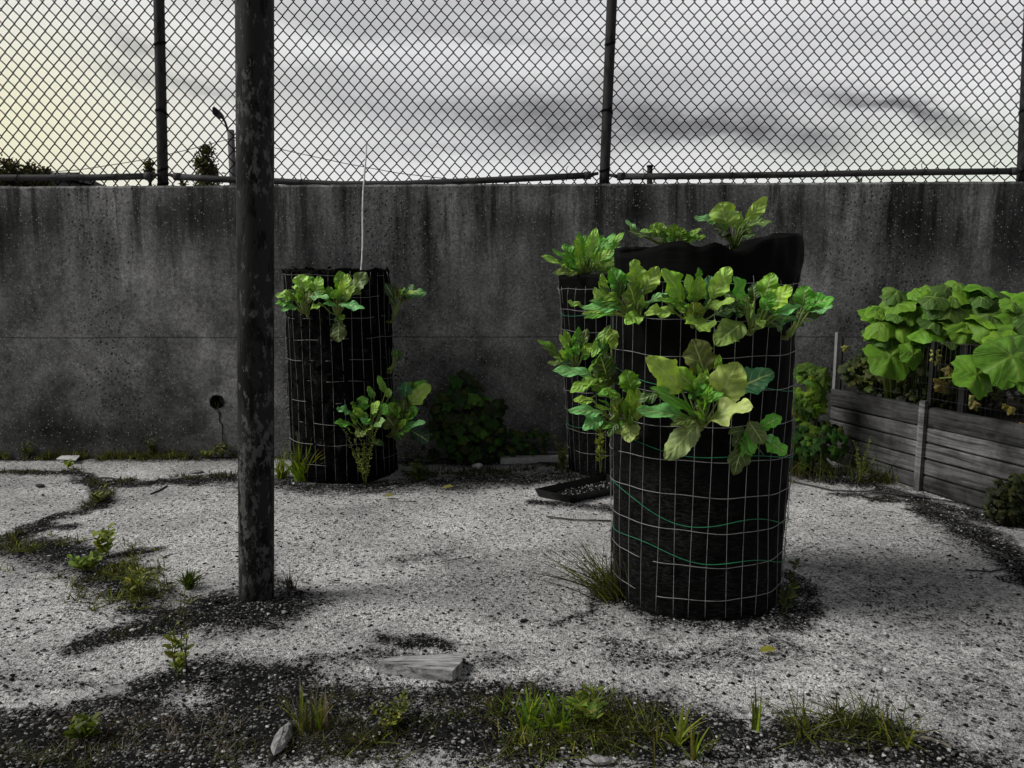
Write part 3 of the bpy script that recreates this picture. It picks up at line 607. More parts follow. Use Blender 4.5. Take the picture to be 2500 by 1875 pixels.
r = on(Z2, 1135, 1650, *NBR); collard('collard_plant', 'largest collard, with the biggest leaves, in the middle of the near planter front', r, [
 (1165, 1320, 1080, 1072, 210, .03, (.15, .19, .045)), (1010, 1420, 765, 1195, 200, .10, LIGHT), (990, 1380, 1005, 1300, 110, .05, GREEN), (1250, 1490, 1385, 1225, 240, .11, (.34, .45, .10)), (1370, 1420, 1632, 1300, 190, .04, BLUEG), (1190, 1625, 1490, 1530, 195, .17, (.50, .60, .20)),
 (1060, 1610, 700, 1548, 140, .15, TEAL), (1090, 1590, 790, 1400, 110, .12, GREEN), (840, 1450, 712, 1490, 90, .03, DARK), (1130, 1430, 1135, 1300, 120, .06, LIGHT), (1250, 1290, 1262, 1175, 50, .06, OLIVE), (1110, 1620, 930, 1660, 80, .16, (.12, .16, .04)),
 (1300, 1500, 1360, 1400, 110, .06, OLIVE), (1170, 1520, 1210, 1380, 70, .12, OLIVE), (1150, 1600, 1160, 1480, 60, .15, OLIVE), (1120, 1640, 890, 1885, 165, .16, (.32, .40, .13)), (1220, 1400, 1310, 1290, 90, .04, LIGHT), (1160, 1640, 1080, 1560, 40, .15, OLIVE)], Z2, inner(r, NB), 5)
r = on(Z3, 615, 400, *NBR); collard('collard_plant', 'collard at the lower left of the near planter, left of the largest collard', r, [
 (615, 150, 572, 5, 125, .05, OLIVE), (600, 290, 590, 130, 115, .11, OLIVE), (425, 270, 216, 258, 85, .08, TEAL), (430, 305, 310, 378, 85, .09, TEAL), (370, 195, 250, 195, 60, .05, LIGHT), (530, 290, 480, 215, 150, .13, (.13, .19, .03)), (600, 330, 595, 455, 115, .13, (.36, .44, .15)),
 (520, 150, 400, 160, 70, .08, GREEN), (540, 180, 430, 130, 60, .1, LIGHT), (640, 320, 640, 120, 70, .06, LIGHT), (580, 330, 430, 370, 40, .1, GREEN), (430, 340, 360, 290, 40, .06, OLIVE)], Z3, inner(r, NB), 6)
r = on(Z2, 545, 1335, *NBR); collard('collard_plant', 'collard on the left side of the near planter with a limp pale leaf hanging', r, [
 (400, 1315, 135, 1285, 90, .03, TEAL), (430, 1345, 252, 1435, 90, .06, LIGHT), (520, 985, 398, 1195, 75, .02, LIGHT), (530, 1010, 545, 1140, 90, .04, LIGHT), (500, 1330, 455, 1180, 160, .07, (.06, .12, .02)), (440, 1360, 470, 1290, 60, .06, OLIVE), (480, 1400, 400, 1420, 70, .05, OLIVE),
 (500, 1150, 440, 1060, 70, .02, BLUEG), (520, 1450, 470, 1380, 60, .05, OLIVE), (420, 1370, 340, 1370, 60, .03, GREEN), (350, 1500, 275, 1480, 40, .03, LIGHT)], Z2, inner(r, NB), 7)
r = on(Z3, 1310, 405, *NBR); collard('collard_plant', 'small collard low on the near planter with a round leaf hanging straight down', r, [
 (1400, 365, 1532, 295, 95, .05, GREEN), (1430, 440, 1562, 528, 110, .07, GREEN), (1290, 440, 1235, 655, 125, .05, (.08, .11, .025)), (1330, 330, 1420, 465, 110, .08, (.13, .18, .05)), (1280, 400, 1230, 480, 60, .04, (.06, .09, .02)), (1300, 380, 1200, 400, 70, .03, (.08, .12, .03)), (1400, 420, 1500, 440, 60, .05, TEAL), (1310, 470, 1335, 545, 18, .03, OLIVE)], Z3, inner(r, NB), 8)
r = atY(*Z2(1345, 445), 2.44); collard('collard_plant', 'tallest collard standing on top of the near planter at the right', r, [
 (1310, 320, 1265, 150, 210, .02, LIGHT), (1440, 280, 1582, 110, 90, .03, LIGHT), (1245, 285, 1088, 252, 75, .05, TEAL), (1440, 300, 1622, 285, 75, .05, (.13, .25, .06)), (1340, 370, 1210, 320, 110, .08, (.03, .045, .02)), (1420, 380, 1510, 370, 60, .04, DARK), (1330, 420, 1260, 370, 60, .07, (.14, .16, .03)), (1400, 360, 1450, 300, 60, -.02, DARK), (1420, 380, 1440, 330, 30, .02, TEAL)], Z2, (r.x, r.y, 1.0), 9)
r = atY(*Z2(930, 440), 2.56); collard('collard_plant', 'low spreading collard on top of the near planter, showing just above the fabric rim', r, [
 (700, 355, 628, 268, 45, .0, TEAL), (860, 370, 800, 300, 110, 0, OLIVE), (870, 370, 868, 285, 70, .03, LIGHT), (960, 400, 930, 300, 120, .04, OLIVE), (1000, 400, 1010, 320, 110, .06, OLIVE), (1050, 380, 1142, 325, 40, .02, LIGHT), (800, 390, 645, 345, 60, .03, (.08, .14, .03)), (900, 400, 860, 350, 60, .04, DARK),
 (960, 440, 900, 390, 50, .06, TEAL), (1040, 420, 1060, 350, 90, .02, GREEN), (1100, 400, 1170, 375, 40, .0, OLIVE), (760, 380, 740, 330, 80, -.03, OLIVE)], Z2, (r.x, r.y, 1.0), 10)
def auto_leaves(cx, cy, tips, wrange, rnd, fw=(.0, .1), cols=None):
    L = []
    for (tx, ty) in tips:
        k = rnd.uniform(.3, .5); L.append((cx+(tx-cx)*k, cy+(ty-cy)*k, tx, ty, rnd.uniform(*wrange), rnd.uniform(*fw), rnd.choice(cols or [OLIVE, LIGHT, GREEN, (.12, .18, .03)])))
    return L
rr = random.Random(4)
r = atY(*Z2(350, 640), 3.90); collard('collard_plant', 'bushy collard crowning the slim planter by the wall', r, auto_leaves(350, 630,
 [(55, 512), (130, 465), (205, 432), (255, 440), (310, 350), (350, 370), (430, 322), (480, 372), (510, 400), (560, 360), (620, 350), (140, 632), (190, 580), (230, 545), (300, 520), (400, 440), (540, 470), (560, 560), (600, 450), (430, 560), (470, 480), (250, 600), (340, 440), (380, 500), (600, 600), (640, 500), (280, 400)], (55, 100), rr, (-.05, .16)), Z2, (r.x, r.y, .88), 11)
r = on(Z2, 300, 1255, MBs, .235); collard('collard_plant', 'collard growing from the left side of the slim planter at mid height', r, auto_leaves(290, 1240,
 [(28, 1075), (60, 1120), (100, 1232), (180, 1040), (210, 1010), (250, 1060), (312, 988), (372, 1002), (400, 1100), (140, 1190), (220, 1130), (300, 1100), (390, 1150), (270, 1180), (180, 1150)], (40, 75), rr, (0, .14)), Z2, inner(r, MBs), 12)
LBR = (LB, .268)
r = on(Z4, 287, 430, *LBR); collard('collard_plant', 'collard at the upper left of the ragged planter, partly behind the flaking pole', r, [
 (265, 290, 235, 180, 120, .04, LIGHT), (340, 310, 372, 195, 115, .05, OLIVE), (200, 330, 82, 312, 75, .06, LIGHT), (190, 370, 80, 365, 55, .07, GREEN), (220, 390, 118, 410, 55, .09, TEAL), (290, 320, 425, 330, 55, .11, TEAL), (270, 300, 290, 200, 80, .02, LIGHT), (240, 350, 205, 320, 60, .1, OLIVE), (210, 340, 140, 300, 60, .05, OLIVE), (270, 360, 330, 300, 60, .08, (.12, .16, .03)), (300, 240, 310, 190, 60, .0, GREEN)], Z4, inner(r, LB), 13)
r = on(Z4, 478, 450, *LBR); collard('collard_plant', 'collard near the top middle of the ragged planter with a leaf hanging down', r, [
 (500, 290, 492, 158, 85, .03, OLIVE), (520, 310, 545, 175, 75, .06, LIGHT), (560, 310, 662, 168, 110, .06, (.18, .27, .07)), (490, 372, 650, 398, 60, .11, TEAL), (385, 375, 308, 400, 45, .08, LIGHT), (470, 380, 385, 368, 40, .1, TEAL), (490, 480, 480, 612, 105, .05, (.08, .12, .02)), (450, 330, 410, 260, 70, .03, OLIVE), (520, 350, 590, 250, 50, .08, LIGHT), (470, 330, 450, 280, 60, .07, OLIVE), (500, 440, 515, 470, 40, .04, OLIVE)], Z4, inner(r, LB), 14)
r = on(Z4, 828, 465, *LBR); collard('collard_plant', 'holey collard leaning out from the upper right of the ragged planter', r, [
 (895, 310, 1042, 298, 80, .05, (.08, .26, .07)), (830, 330, 775, 235, 60, .04, (.04, .09, .03)), (850, 330, 825, 235, 45, .02, (.08, .10, .03)), (880, 340, 935, 350, 50, .06, (.07, .08, .03)), (860, 320, 880, 260, 40, .04, (.10, .11, .04)), (900, 320, 960, 245, 60, .02, (.08, .22, .06)), (840, 380, 800, 320, 40, .05, (.05, .09, .02))], Z4, inner(r, LB), 15)
r = on(Z4, 815, 785, *LBR); collard('collard_plant', 'tiny dark collard sprouting half way up the right side of the ragged planter', r, [
 (835, 710, 830, 648, 30, .02, DARK), (860, 700, 900, 672, 40, .03, DARK), (850, 720, 880, 720, 30, .03, (.05, .07, .02)), (820, 770, 790, 785, 22, .02, OLIVE), (850, 700, 860, 665, 40, .01, (.04, .08, .02))], Z4, inner(r, LB), 16)
r = on(Z4, 690, 1195, *LBR); collard('collard_plant', 'curly collard low on the front of the ragged planter, above the ferny weed', r, [
 (560, 1050, 470, 1030, 60, .08, TEAL), (560, 1130, 455, 1122, 55, .1, GREEN), (640, 1040, 635, 948, 85, .04, GREEN), (690, 960, 680, 895, 35, .02, GREEN), (780, 930, 732, 820, 45, .03, OLIVE), (690, 1060, 745, 985, 60, .09, LIGHT), (700, 1140, 775, 1110, 75, .13, (.14, .26, .05)), (640, 1170, 600, 1212, 75, .12, (.12, .18, .03)), (620, 1090, 590, 1020, 60, .08, OLIVE), (690, 1130, 620, 1100, 60, .12, TEAL), (560, 1180, 545, 1150, 45, .08, OLIVE),
 (800, 960, 800, 900, 45, .02, LIGHT), (740, 1230, 720, 1260, 90, .06, DARK), (590, 1020, 560, 1000, 50, .06, OLIVE), (750, 1060, 790, 1000, 70, .03, GREEN)], Z4, inner(r, LB), 17)
r = on(Z4, 815, 1190, LB, .278); collard('collard_plant', 'collard spreading right from the foot of the ragged planter with two bright upright leaves', r, [
 (935, 1000, 1066, 880, 105, .05, LIGHT), (960, 930, 1042, 852, 65, .02, GREEN), (905, 960, 915, 860, 95, .03, BLUEG), (930, 1080, 980, 1020, 70, .06, GREEN), (900, 1160, 1035, 1118, 60, .12, TEAL), (940, 1170, 1055, 1242, 110, .04, (.02, .06, .035)), (860, 1070, 875, 1030, 70, .1, OLIVE), (850, 1080, 790, 1000, 110, .04, OLIVE), (850, 1060, 830, 960, 90, .0, DARK), (880, 1180, 930, 1170, 60, .12, GREEN),
 (890, 1060, 900, 970, 90, .04, (.10, .15, .03)), (900, 1110, 960, 1080, 60, .09, GREEN), (960, 1190, 1085, 1195, 40, .0, (.05, .08, .02)), (840, 1150, 790, 1080, 110, .07, (.09, .13, .03)), (880, 1230, 850, 1180, 60, .05, DARK)], Z4, inner(r, LB), 18)

# ------------------------------------------------------------------ small lobed leaves, vines, grass
def lobed(mb, c, n, up, size, col, rnd, lobes=5, depth=.35, droop=.2, nr=4, na=20, jag=.06):
    n = n.normalized(); s = n.cross(up); s = s.normalized() if s.length > 1e-3 else n.orthogonal().normalized(); f = s.cross(n).normalized(); vv = [c.copy()]; uv = [(0, 0)]; cs = [col]
    ph = rnd.uniform(0, 6)
    for a in range(na):
        th = 2*math.pi*a/na; tl = th/(2*math.pi)*lobes
        rad_ = size*(1-depth*(.5-.5*math.cos(2*math.pi*(tl+.5)))**.8)*(1+rnd.uniform(-jag, jag))*(1-.35*math.exp(-((abs(th-math.pi))/.35)**2))
        for k in range(1, nr+1):
            q = k/nr; rr_ = rad_*q; z = -droop*size*q*q+.09*size*math.sin(th*lobes+ph)*q+.11*size*math.sin(th*2+ph)*q+.03*size*math.sin(th*11+ph*2)*q*q
            vv.append(c+f*math.cos(th)*rr_+s*math.sin(th)*rr_+n*z)
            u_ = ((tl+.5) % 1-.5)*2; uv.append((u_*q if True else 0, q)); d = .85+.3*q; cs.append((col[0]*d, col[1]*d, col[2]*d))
    fs = []
    for a in range(na):
        b_ = (a+1) % na; fs.append((0, 1+a*nr, 1+b_*nr))
        for k in range(nr-1): fs.append((1+a*nr+k, 1+a*nr+k+1, 1+b_*nr+k+1, 1+b_*nr+k))
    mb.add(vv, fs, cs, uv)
def bush(name, label, cat, cpos, rad3, n, size, cols, seed, mat=None, lobes=5, depth=.4, stems=10, fn=None, base=None, nr=2, na=14):
    rnd = random.Random(seed); c = Vector(cpos); bs = Vector(base) if base else Vector((c.x, c.y, 0)); e = empty(name, (bs.x, bs.y, bs.z), label, cat); lf = MB(); st = MB(); pts = []
    for i in range(n):
        while True:
            q = Vector((rnd.uniform(-1, 1), rnd.uniform(-1, 1), rnd.uniform(-1, 1)))
            if q.length < 1 and q.length > rnd.uniform(.2, .75): break
        p = c+Vector((q.x*rad3[0], q.y*rad3[1], q.z*rad3[2]*(1+.25*math.sin(q.x*5+seed))))
        if p.z < .01: p.z = .01+rnd.random()*.04
        if p.y > WY(p.x)-.01 and p.z < TZ(p.x): p.y = WY(p.x)-.012-rnd.random()*.02
        if fn and not fn(p): continue
        pts.append(p); nrm = Vector((q.x*.6+rnd.uniform(-.4, .4), -.9+q.y*.3, .6+rnd.uniform(-.4, .5)))
        lobed(lf, p, nrm, Vector((rnd.uniform(-.6, .6), 0, -1)), size*rnd.uniform(.4, 1.4), jit(rnd.choice(cols), .2, rnd), rnd, lobes, depth, rnd.uniform(0, .4), nr, na)
    lf.build('foliage', mat or M_weed, e)
    for p in rnd.sample(pts, min(stems, len(pts))):
        b0 = bs+Vector((rnd.uniform(-.03, .03), 0, 0)); m = (b0+p)/2+Vector((rnd.uniform(-.03, .03), rnd.uniform(-.02, .02), .04)); st.tube([b0, m, p], [.003, .0022, .001], 5, (.06, .06, .03))
    st.build('stem', M_stem, e); return e
VD = [(.02, .06, .008), (.03, .09, .01), (.05, .075, .01), (.05, .13, .015), (.02, .03, .008)]
p = atY(*PP(1010, 905), 4.10); bush('climbing_bush', 'dark lobed-leaf bush growing against the wall between the two rear planters', 'bush', p, (.21, .13, .22), 260, .036, VD, 21)
p = atY(*PP(1085, 955), 4.15); bush('climbing_bush', 'low dark trailing shoots at the wall foot, right of the wall bush', 'bush', p, (.28, .1, .09), 150, .022, VD[:3], 22)
VB = [(.09, .20, .015), (.13, .25, .015), (.15, .22, .012), (.06, .12, .012)]
p = atY(*PP(1748, 850), 3.98); bush('grape_vine', 'leafy vine climbing between the near planter and the wooden bed', 'vine', p, (.10, .08, .17), 48, .050, VB, 23, lobes=5, depth=.45, nr=3, na=20)
p = atY(*PP(1760, 960), 3.92); bush('grape_vine', 'lower dark green vine shoots below the climbing vine, left of the wooden bed', 'vine', p, (.17, .12, .12), 200, .026, VD+VB[:1], 24)
p = G(2168, 1140); p.z = .10; bush('ivy', 'dark ivy clump climbing the plank side at the right edge', 'ivy', p+Vector((.03, .02, 0)), (.09, .05, .11), 260, .019, [(.018, .025, .005), (.03, .035, .006), (.012, .016, .004)], 25)

def grass(mb, c, n, ln, spread, cols, rnd, wid=.003, up=1.0, ang=None, curl=.5):
    for i in range(n):
        a = rnd.uniform(0, 6.283) if ang is None else rnd.gauss(*ang); L = ln*rnd.uniform(.45, 1.15); lean = rnd.uniform(.05, 1)*spread
        b = Vector(c)+Vector((rnd.gauss(0, .25), rnd.gauss(0, .25), 0))*ln*.35*spread; d = Vector((math.cos(a), math.sin(a), 0)); s = Vector((-d.y, d.x, 0))*wid*rnd.uniform(.6, 1.3)
        if rnd.random() < .7: s = Vector((abs(s.length), 0, 0)) if abs(d.x) < .8 else Vector((0, 0, s.length))
        col = jit(rnd.choice(cols), .2, rnd); vv = []
        for k in range(5):
            q = k/4; p = b+d*L*lean*(q**(1+curl))+Vector((0, 0, up*L*(q-curl*lean*q*q*.75)*max(.25, 1-.35*lean))); w_ = (1-q)**.6
            p.z = max(p.z, .002); vv += [p-s*w_, p+s*w_]
        mb.add(vv, [(2*k, 2*k+1, 2*k+3, 2*k+2) for k in range(4)], col)
GY = [(.15, .19, .014), (.20, .25, .018), (.10, .14, .011), (.24, .24, .05)]; GB = [(.14, .24, .015), (.18, .28, .02), (.10, .18, .015)]; GD = [(.03, .035, .008), (.05, .05, .01), (.06, .07, .012), (.02, .02, .01)]; DRY = [(.14, .12, .08), (.20, .19, .16), (.10, .09, .06)]
GRY = [(.05, .055, .010), (.03, .03, .012), (.07, .085, .010), (.12, .11, .08)]
def tuft(name, label, px, py, n, ln, spread, cols, seed, wid=.003, cat='grass tuft', group=None, ang=None, ns=1, sr=0, curl=.5, up=1.0, Z=PP):
    rnd = random.Random(seed); c = gnd(*Z(px, py)); mb = MB()
    for k in range(ns):
        cc_ = c+Vector((rnd.uniform(-sr, sr), rnd.uniform(-sr*.4, sr*.4), 0)); grass(mb, cc_, n//ns, ln, spread, cols, rnd, wid, up, ang, curl)
    o = mb.build(name, M_grass); return tag(o, label, cat, group)
tuft('grass_tuft', 'olive grass tuft with spiky seed stems at the lower right', 1830, 1585, 330, .12, 1.5, GRY+GD+GY, 31, .0019, ns=7, sr=.10, curl=.55)
tuft('grass_tuft', 'upright clump of broad blades beside the wood offcut, lower left of centre', 672, 1580, 42, .135, .55, GY+DRY, 32, .004, ns=2, sr=.02)
tuft('grass_tuft', 'arching grass growing out left from the foot of the near planter', 1320, 1290, 170, .28, 1.1, GY+GRY+GRY, 33, .0019, ang=(math.pi*1.0, .75), curl=.25, up=.75)
tuft('grass_tuft', 'bright green grass at the left foot of the ragged planter', 650, 1040, 110, .25, .7, GB+GB+GY, 34, .0055, ns=3, sr=.07)
tuft('grass_tuft', 'pale yellow grass between the flaking pole and the ragged planter', 605, 1035, 60, .16, .8, GY, 35, .004, ns=2, sr=.03)
tuft('grass_tuft', 'single broad green blade with a thin seed head, right of the front weeds', 1635, 1580, 14, .12, .35, GY, 36, .003)
tuft('grass_tuft', 'bright broad-bladed grass in the middle of the front weed strip', 1150, 1560, 60, .11, .8, GB, 37, .0045, ns=4, sr=.10)
tuft('grass_tuft', 'fine dry grass beside the foot of the flaking pole', 625, 1275, 60, .09, .7, [(.03, .03, .025), (.06, .055, .045)], 38, .0012, ns=3, sr=.03)
tuft('grass_tuft', 'tall yellow-green weeds before the wooden bed by the wall', 1800, 1030, 230, .22, 1.2, GY+GD+GRY, 39, .0018, ns=16, sr=.30)
tuft('grass_tuft', 'low spreading blade grass at the lower edge right of centre', 1480, 1625, 30, .10, .9, GY, 40, .004, ns=3, sr=.08)
tuft('grass_tuft', 'dark green leafy tuft just left of the flaking pole', 412, 1270, 70, .075, .8, [(.05, .08, .01), (.08, .11, .012)], 41, .005, ns=2, sr=.025)
# weed strips nobody could count
def strip(name, pts, n, ln, cols, seed, wid=.002, jw=.05, up=.8, spread=.9):
    rnd = random.Random(seed); mb = MB(); P = [G(*p) for p in pts]
    for i in range(n):
        k = rnd.randrange(len(P)-1); c = P[k].lerp(P[k+1], rnd.random())+Vector((rnd.gauss(0, jw), rnd.gauss(0, jw), 0))
        if c.y > WY(c.x)-.01: c.y = WY(c.x)-.01-rnd.random()*.03
        if float(vnoise(c.x, c.y, 9, seed)) < .47: continue
        grass(mb, c, rnd.randint(3, 8), ln*rnd.uniform(.5, 1.2), spread, cols, rnd, wid, up)
    tag(mb.build(name, M_grass), kind='stuff')
strip('grass', [(-50, 1610), (300, 1600), (600, 1590), (850, 1570), (1100, 1580), (1420, 1590)], 1100, .050, GRY+GD, 51, .0014, .075, .6, 1.3)
strip('grass', [(760, 1560), (900, 1560), (1000, 1575)], 420, .06, GRY+GY+GD, 52, .0018, .05, .6, 1.3)
strip('grass', [(1000, 1580), (1420, 1570)], 420, .075, GRY+GY+GD, 53, .0018, .06, .7, 1.3)
strip('grass', [(10, 1190), (150, 1200), (250, 1250), (320, 1290)], 800, .07, GRY+GD+GY, 54, .002, .07, .7, 1.2)
strip('grass', [(0, 1170), (130, 1120), (230, 1075), (190, 1030)], 380, .05, GRY+GD, 55, .0018, .025)
strip('grass', [(0, 1022), (180, 1020)], 90, .045, GRY+GD, 56, .002, .02); strip('grass', [(230, 1045), (520, 1030)], 330, .05, GRY+GD, 57, .002, .03)
strip('grass', [(-60, 988), (520, 988)], 900, .085, GRY+GY+GD, 58, .002, .045); strip('grass', [(860, 1030), (1240, 1015)], 230, .06, GRY+GD, 59, .0022, .04)
strip('grass', [(880, 985), (1260, 985)], 120, .09, GD, 60, .002, .03); strip('grass', [(1700, 1000), (1880, 1030), (1990, 1060)], 260, .12, GD+GRY, 61, .002, .07)
strip('grass', [(170, 1380), (350, 1350), (430, 1330)], 90, .035, GD, 62, .0015, .04); strip('grass', [(1740, 1600), (1950, 1600)], 120, .05, [(.02, .02, .015), (.04, .035, .03)], 63, .0012, .03, .4)
strip('grass', [(1990, 1110), (2140, 1160), (2250, 1240)], 110, .05, [(.02, .02, .015), (.03, .03, .02)], 64, .0014, .06, .35)
strip('dead_straw', [(0, 1600), (600, 1590), (1400, 1580)], 420, .08, DRY, 65, .0009, .06, .35)
strip('dead_straw', [(1990, 1085), (1830, 1065), (2050, 1110)], 80, .14, [(.03, .03, .028), (.06, .055, .05)], 66, .0018, .06, .12)

# upright weeds with small leaves
def weed(name, label, px, py, h, nst, cols, seed, lsize=.02, lw=.35, lean=(0, 0), dens=14, spread=.25, loc=None, stemcol=(.10, .12, .03), cat='weed', up=.5):
    rnd = random.Random(seed); c = loc if loc is not None else G(px, py); e = empty(name, c, label, cat); lf = MB(); st = MB()
    for k in range(nst):
        a = rnd.uniform(0, 6.283); hh = h*rnd.uniform(.6, 1.1); sp_ = rnd.uniform(.1, 1)*spread; d = Vector((math.cos(a)*sp_+lean[0], math.sin(a)*sp_+lean[1], 1)); pts = []
        for i in range(7): q = i/6; pts.append(c+Vector((d.x*hh*q*(.6+.4*q), d.y*hh*q, hh*q))+Vector((rnd.gauss(0, .004), rnd.gauss(0, .003), 0)))
        st.tube(pts, [.0022*(1-.7*i/6) for i in range(7)], 5, stemcol)
        for j in range(dens):
            q = rnd.uniform(.12, 1)**.8; i = min(5, int(q*6)); p = pts[i].lerp(pts[i+1], q*6-i); b_ = rnd.uniform(0, 6.283); dd = Vector((math.cos(b_), math.sin(b_)*.8, up+rnd.uniform(-.3, .4))).normalized()
            L = lsize*rnd.uniform(.6, 1.2)*(1.15-.6*q)
            blade(lf, p, p+dd*L, L*lw, Vector((rnd.uniform(-.4, .4), -.7, .8)), jit(rnd.choice(cols), .15, rnd), .1, .15, .1, 5, 2, rnd, .5)
    lf.build('foliage', M_weed, e); st.build('stem', M_stem, e); return e
YG = [(.22, .27, .01), (.16, .22, .012), (.12, .16, .01)]
weed('weed_plant', 'yellow-green broad-leaved weed in the left crack', 232, 1205, .11, 5, YG, 71, .05, .5, (.1, 0), 7, .6)
weed('weed_plant', 'sprawling bright weed in the left crack with leaves lying over the dark soil', 185, 1235, .07, 9, YG+GB, 171, .045, .4, (.1, 0), 7, 1.3)
weed('weed_plant', 'small bright two-leaved seedling high in the left crack', 150, 1012, .05, 3, YG, 172, .05, .45, (0, 0), 5, .6)
weed('weed_plant', 'dark bushy weed trailing along the crack above the left weeds', 215, 1085, .06, 10, GY+GD, 173, .035, .3, (.1, 0), 8, 1.4)
weed('weed_plant', 'leafy olive weed at the wall foot just left of the flaking pole', 480, 990, .09, 8, GY+GD, 174, .035, .35, (0, 0), 9, 1.0)
weed('weed_plant', 'bent dry weed at the wall foot in the far left corner', 60, 990, .10, 9, GY+GD, 175, .03, .3, (0, 0), 12, .9)
weed('weed_plant', 'shiny dark-leaved weed at the wall foot right of the ragged planter', 935, 1000, .09, 10, [(.04, .08, .01), (.06, .10, .01)], 176, .04, .6, (0, 0), 7, .9)
weed('weed_plant', 'slim yellow-green weed standing alone in front, below the left weeds', 388, 1470, .15, 4, YG+GY, 72, .030, .45, (0, 0), 12, .2)
weed('weed_plant', 'olive weed clump with narrow leaves, left of the flaking pole', 295, 1290, .085, 12, GY+[(.08, .12, .012)], 73, .035, .3, (.1, 0), 10, .8)
weed('weed_plant', 'ferny yellow-green weed in front of the ragged planter', 790, 1050, .27, 6, [(.16, .20, .015), (.11, .15, .012)], 74, .020, .3, (-.03, 0), 55, .35)
weed('weed_plant', 'small leafy weed trailing up the left side of the near planter, hanging behind it', 0, 0, .30, 3, [(.18, .22, .01), (.12, .16, .01)], 75, .028, .35, (0, 0), 40, .08, loc=atY(*PP(1297, 1020), 3.1)*1.0)
weed('weed_plant', 'dark weed with toothed leaves at the right foot of the near planter', 1690, 1330, .17, 2, [(.03, .045, .008), (.05, .07, .01)], 76, .034, .5, (.22, 0), 22, .1)
weed('weed_plant', 'dark green weeds at the right foot of the ragged planter', 905, 1040, .10, 14, [(.03, .05, .008), (.05, .08, .01)], 77, .035, .55, (.1, 0), 8, .9)
weed('weed_plant', 'olive weeds before the wall left of the slim planter', 1215, 1020, .20, 7, [(.06, .08, .01), (.10, .12, .012)], 78, .026, .3, (0, 0), 34, .3)
weed('weed_plant', 'tall dim weed against the wall between drain and left edge', 330, 990, .13, 9, [(.05, .06, .008), (.07, .08, .01)], 79, .024, .4, (0, 0), 24, .35)
weed('weed_plant', 'short olive weeds against the wall below the drain', 450, 992, .055, 14, GY, 80, .03, .3, (0, 0), 8, 1.6)
weed('weed_plant', 'small yellow-green weed among the straw at the lower left corner', 180, 1600, .06, 7, [(.10, .14, .01), (.07, .09, .01)], 81, .040, .4, (.1, 0), 8, 1.0)
weed('weed_plant', 'low cushion of mossy weeds in the middle of the front strip', 850, 1570, .05, 26, GY+GRY, 82, .018, .5, (0, 0), 16, 1.8)
weed('weed_plant', 'broad-bladed bright weed right of centre in the front strip', 1260, 1560, .07, 12, GB+GY, 83, .042, .25, (0, 0), 8, 1.5)
weed('weed_plant', 'dry seed stalks rising behind the slim front weed', 400, 1455, .21, 2, [(.08, .07, .03)], 84, .012, .35, (0, 0), 22, .12, stemcol=(.05, .045, .03))
weed('weed_plant', 'sprig of dry weed growing in the mouth of the wall drain', 0, 0, .045, 4, [(.08, .08, .03)], 85, .010, .3, (0, 0), 3, .6, loc=Vector((DX, WY(DX)+.01, DZ-.034)))
weed('weed_plant', 'yellow-green weed stalks leaning from the bed side toward the yard', 1860, 1040, .22, 8, GY+GB, 86, .02, .25, (.1, -.05), 22, .5)

# ------------------------------------------------------------------ raised bed of planks
t = MT('weathered_planks', .85, .25); oi = t.attr('col'); gv = t.scaled((1.5, 1.5, 26)); gr_ = t.noise(2.2, 7, .7, gv, .6); st_ = t.noise(3.2, 5, .65)
kn = t.math('MULTIPLY', t.ramp(t.voro(6, 'F1', 'Distance', t.scaled((.8, .8, 1.6))), .16, .08), .9)
cw = t.mix(t.ramp(gr_, .34, .66), gray(.018), gray(.17)); cw = t.mix(1.0, cw, t.mix(t.ramp(st_, .38, .62), gray(.28), gray(1.3)), 'MULTIPLY'); cw = t.mix(1.0, cw, oi, 'MULTIPLY'); cw = t.mix(kn, cw, gray(.008))
t.col(cw); t.bump(t.math('SUBTRACT', gr_, kn), .7, .005); M_wood = t.m
pA = G(1795, 960); pA = Vector((pA.x, 4.22, 0)); pB = G(1985, 1058); pD = G(2260, 1146)
dirB = (pD-pB).normalized(); pA = pB-dirB*.0+ (Vector((atY(*PP(1792, 900), 4.2).x, 4.2, 0))-pB)
bed = empty('raised_bed', pB, 'grey plank raised garden bed at the right, tight against the wall', 'raised bed')
def plank_wall(a, b_, n, hts, cols, seed):
    rnd = random.Random(seed); d = (b_-a).normalized(); nn = Vector((-d.y, d.x, 0));
    if nn.y < 0: nn = -nn
    mb = MB(); z = .004; L = (b_-a).length; ang = math.atan2(d.y, d.x)
    for i in range(n):
        hh = hts[i]; off = rnd.uniform(-.004, .004); c = (a+b_)/2+nn*(.018+off); rot = Matrix.Rotation(ang, 3, 'Z') @ Matrix.Rotation(rnd.uniform(-.003, .003), 3, 'Y')
        # each board: subdivided along its length, eased edges
        segs = 10; vv = []; k = cols[i]*rnd.uniform(.85, 1.15)
        prof = [(-.018, .006), (-.014, 0), (.018, 0), (.018, hh-.006), (-.014, hh-.006), (-.018, hh-.012)]
        for s_ in range(segs+1):
            x_ = -L/2+L*s_/segs; wob = .003*math.sin(s_*1.7+seed+i*2)
            for (yy, zz) in prof: vv.append(c+rot @ Vector((x_, yy+wob, z+zz)))
        q = len(prof); fs = [(s_*q+j, (s_+1)*q+j, (s_+1)*q+(j+1) % q, s_*q+(j+1) % q) for s_ in range(segs) for j in range(q)]+[tuple(range(q)), tuple(range(segs*q, segs*q+q))[::-1]]
        mb.add(vv, fs, (k, k, k)); z += hh
    return mb, z
hts = [.075, .078, .075, .075, .098]
m, zt = plank_wall(pA, pB, 5, hts, [.8, .9, 1.0, .85, .38], 2); m.build('plank_side', M_wood, bed, False)
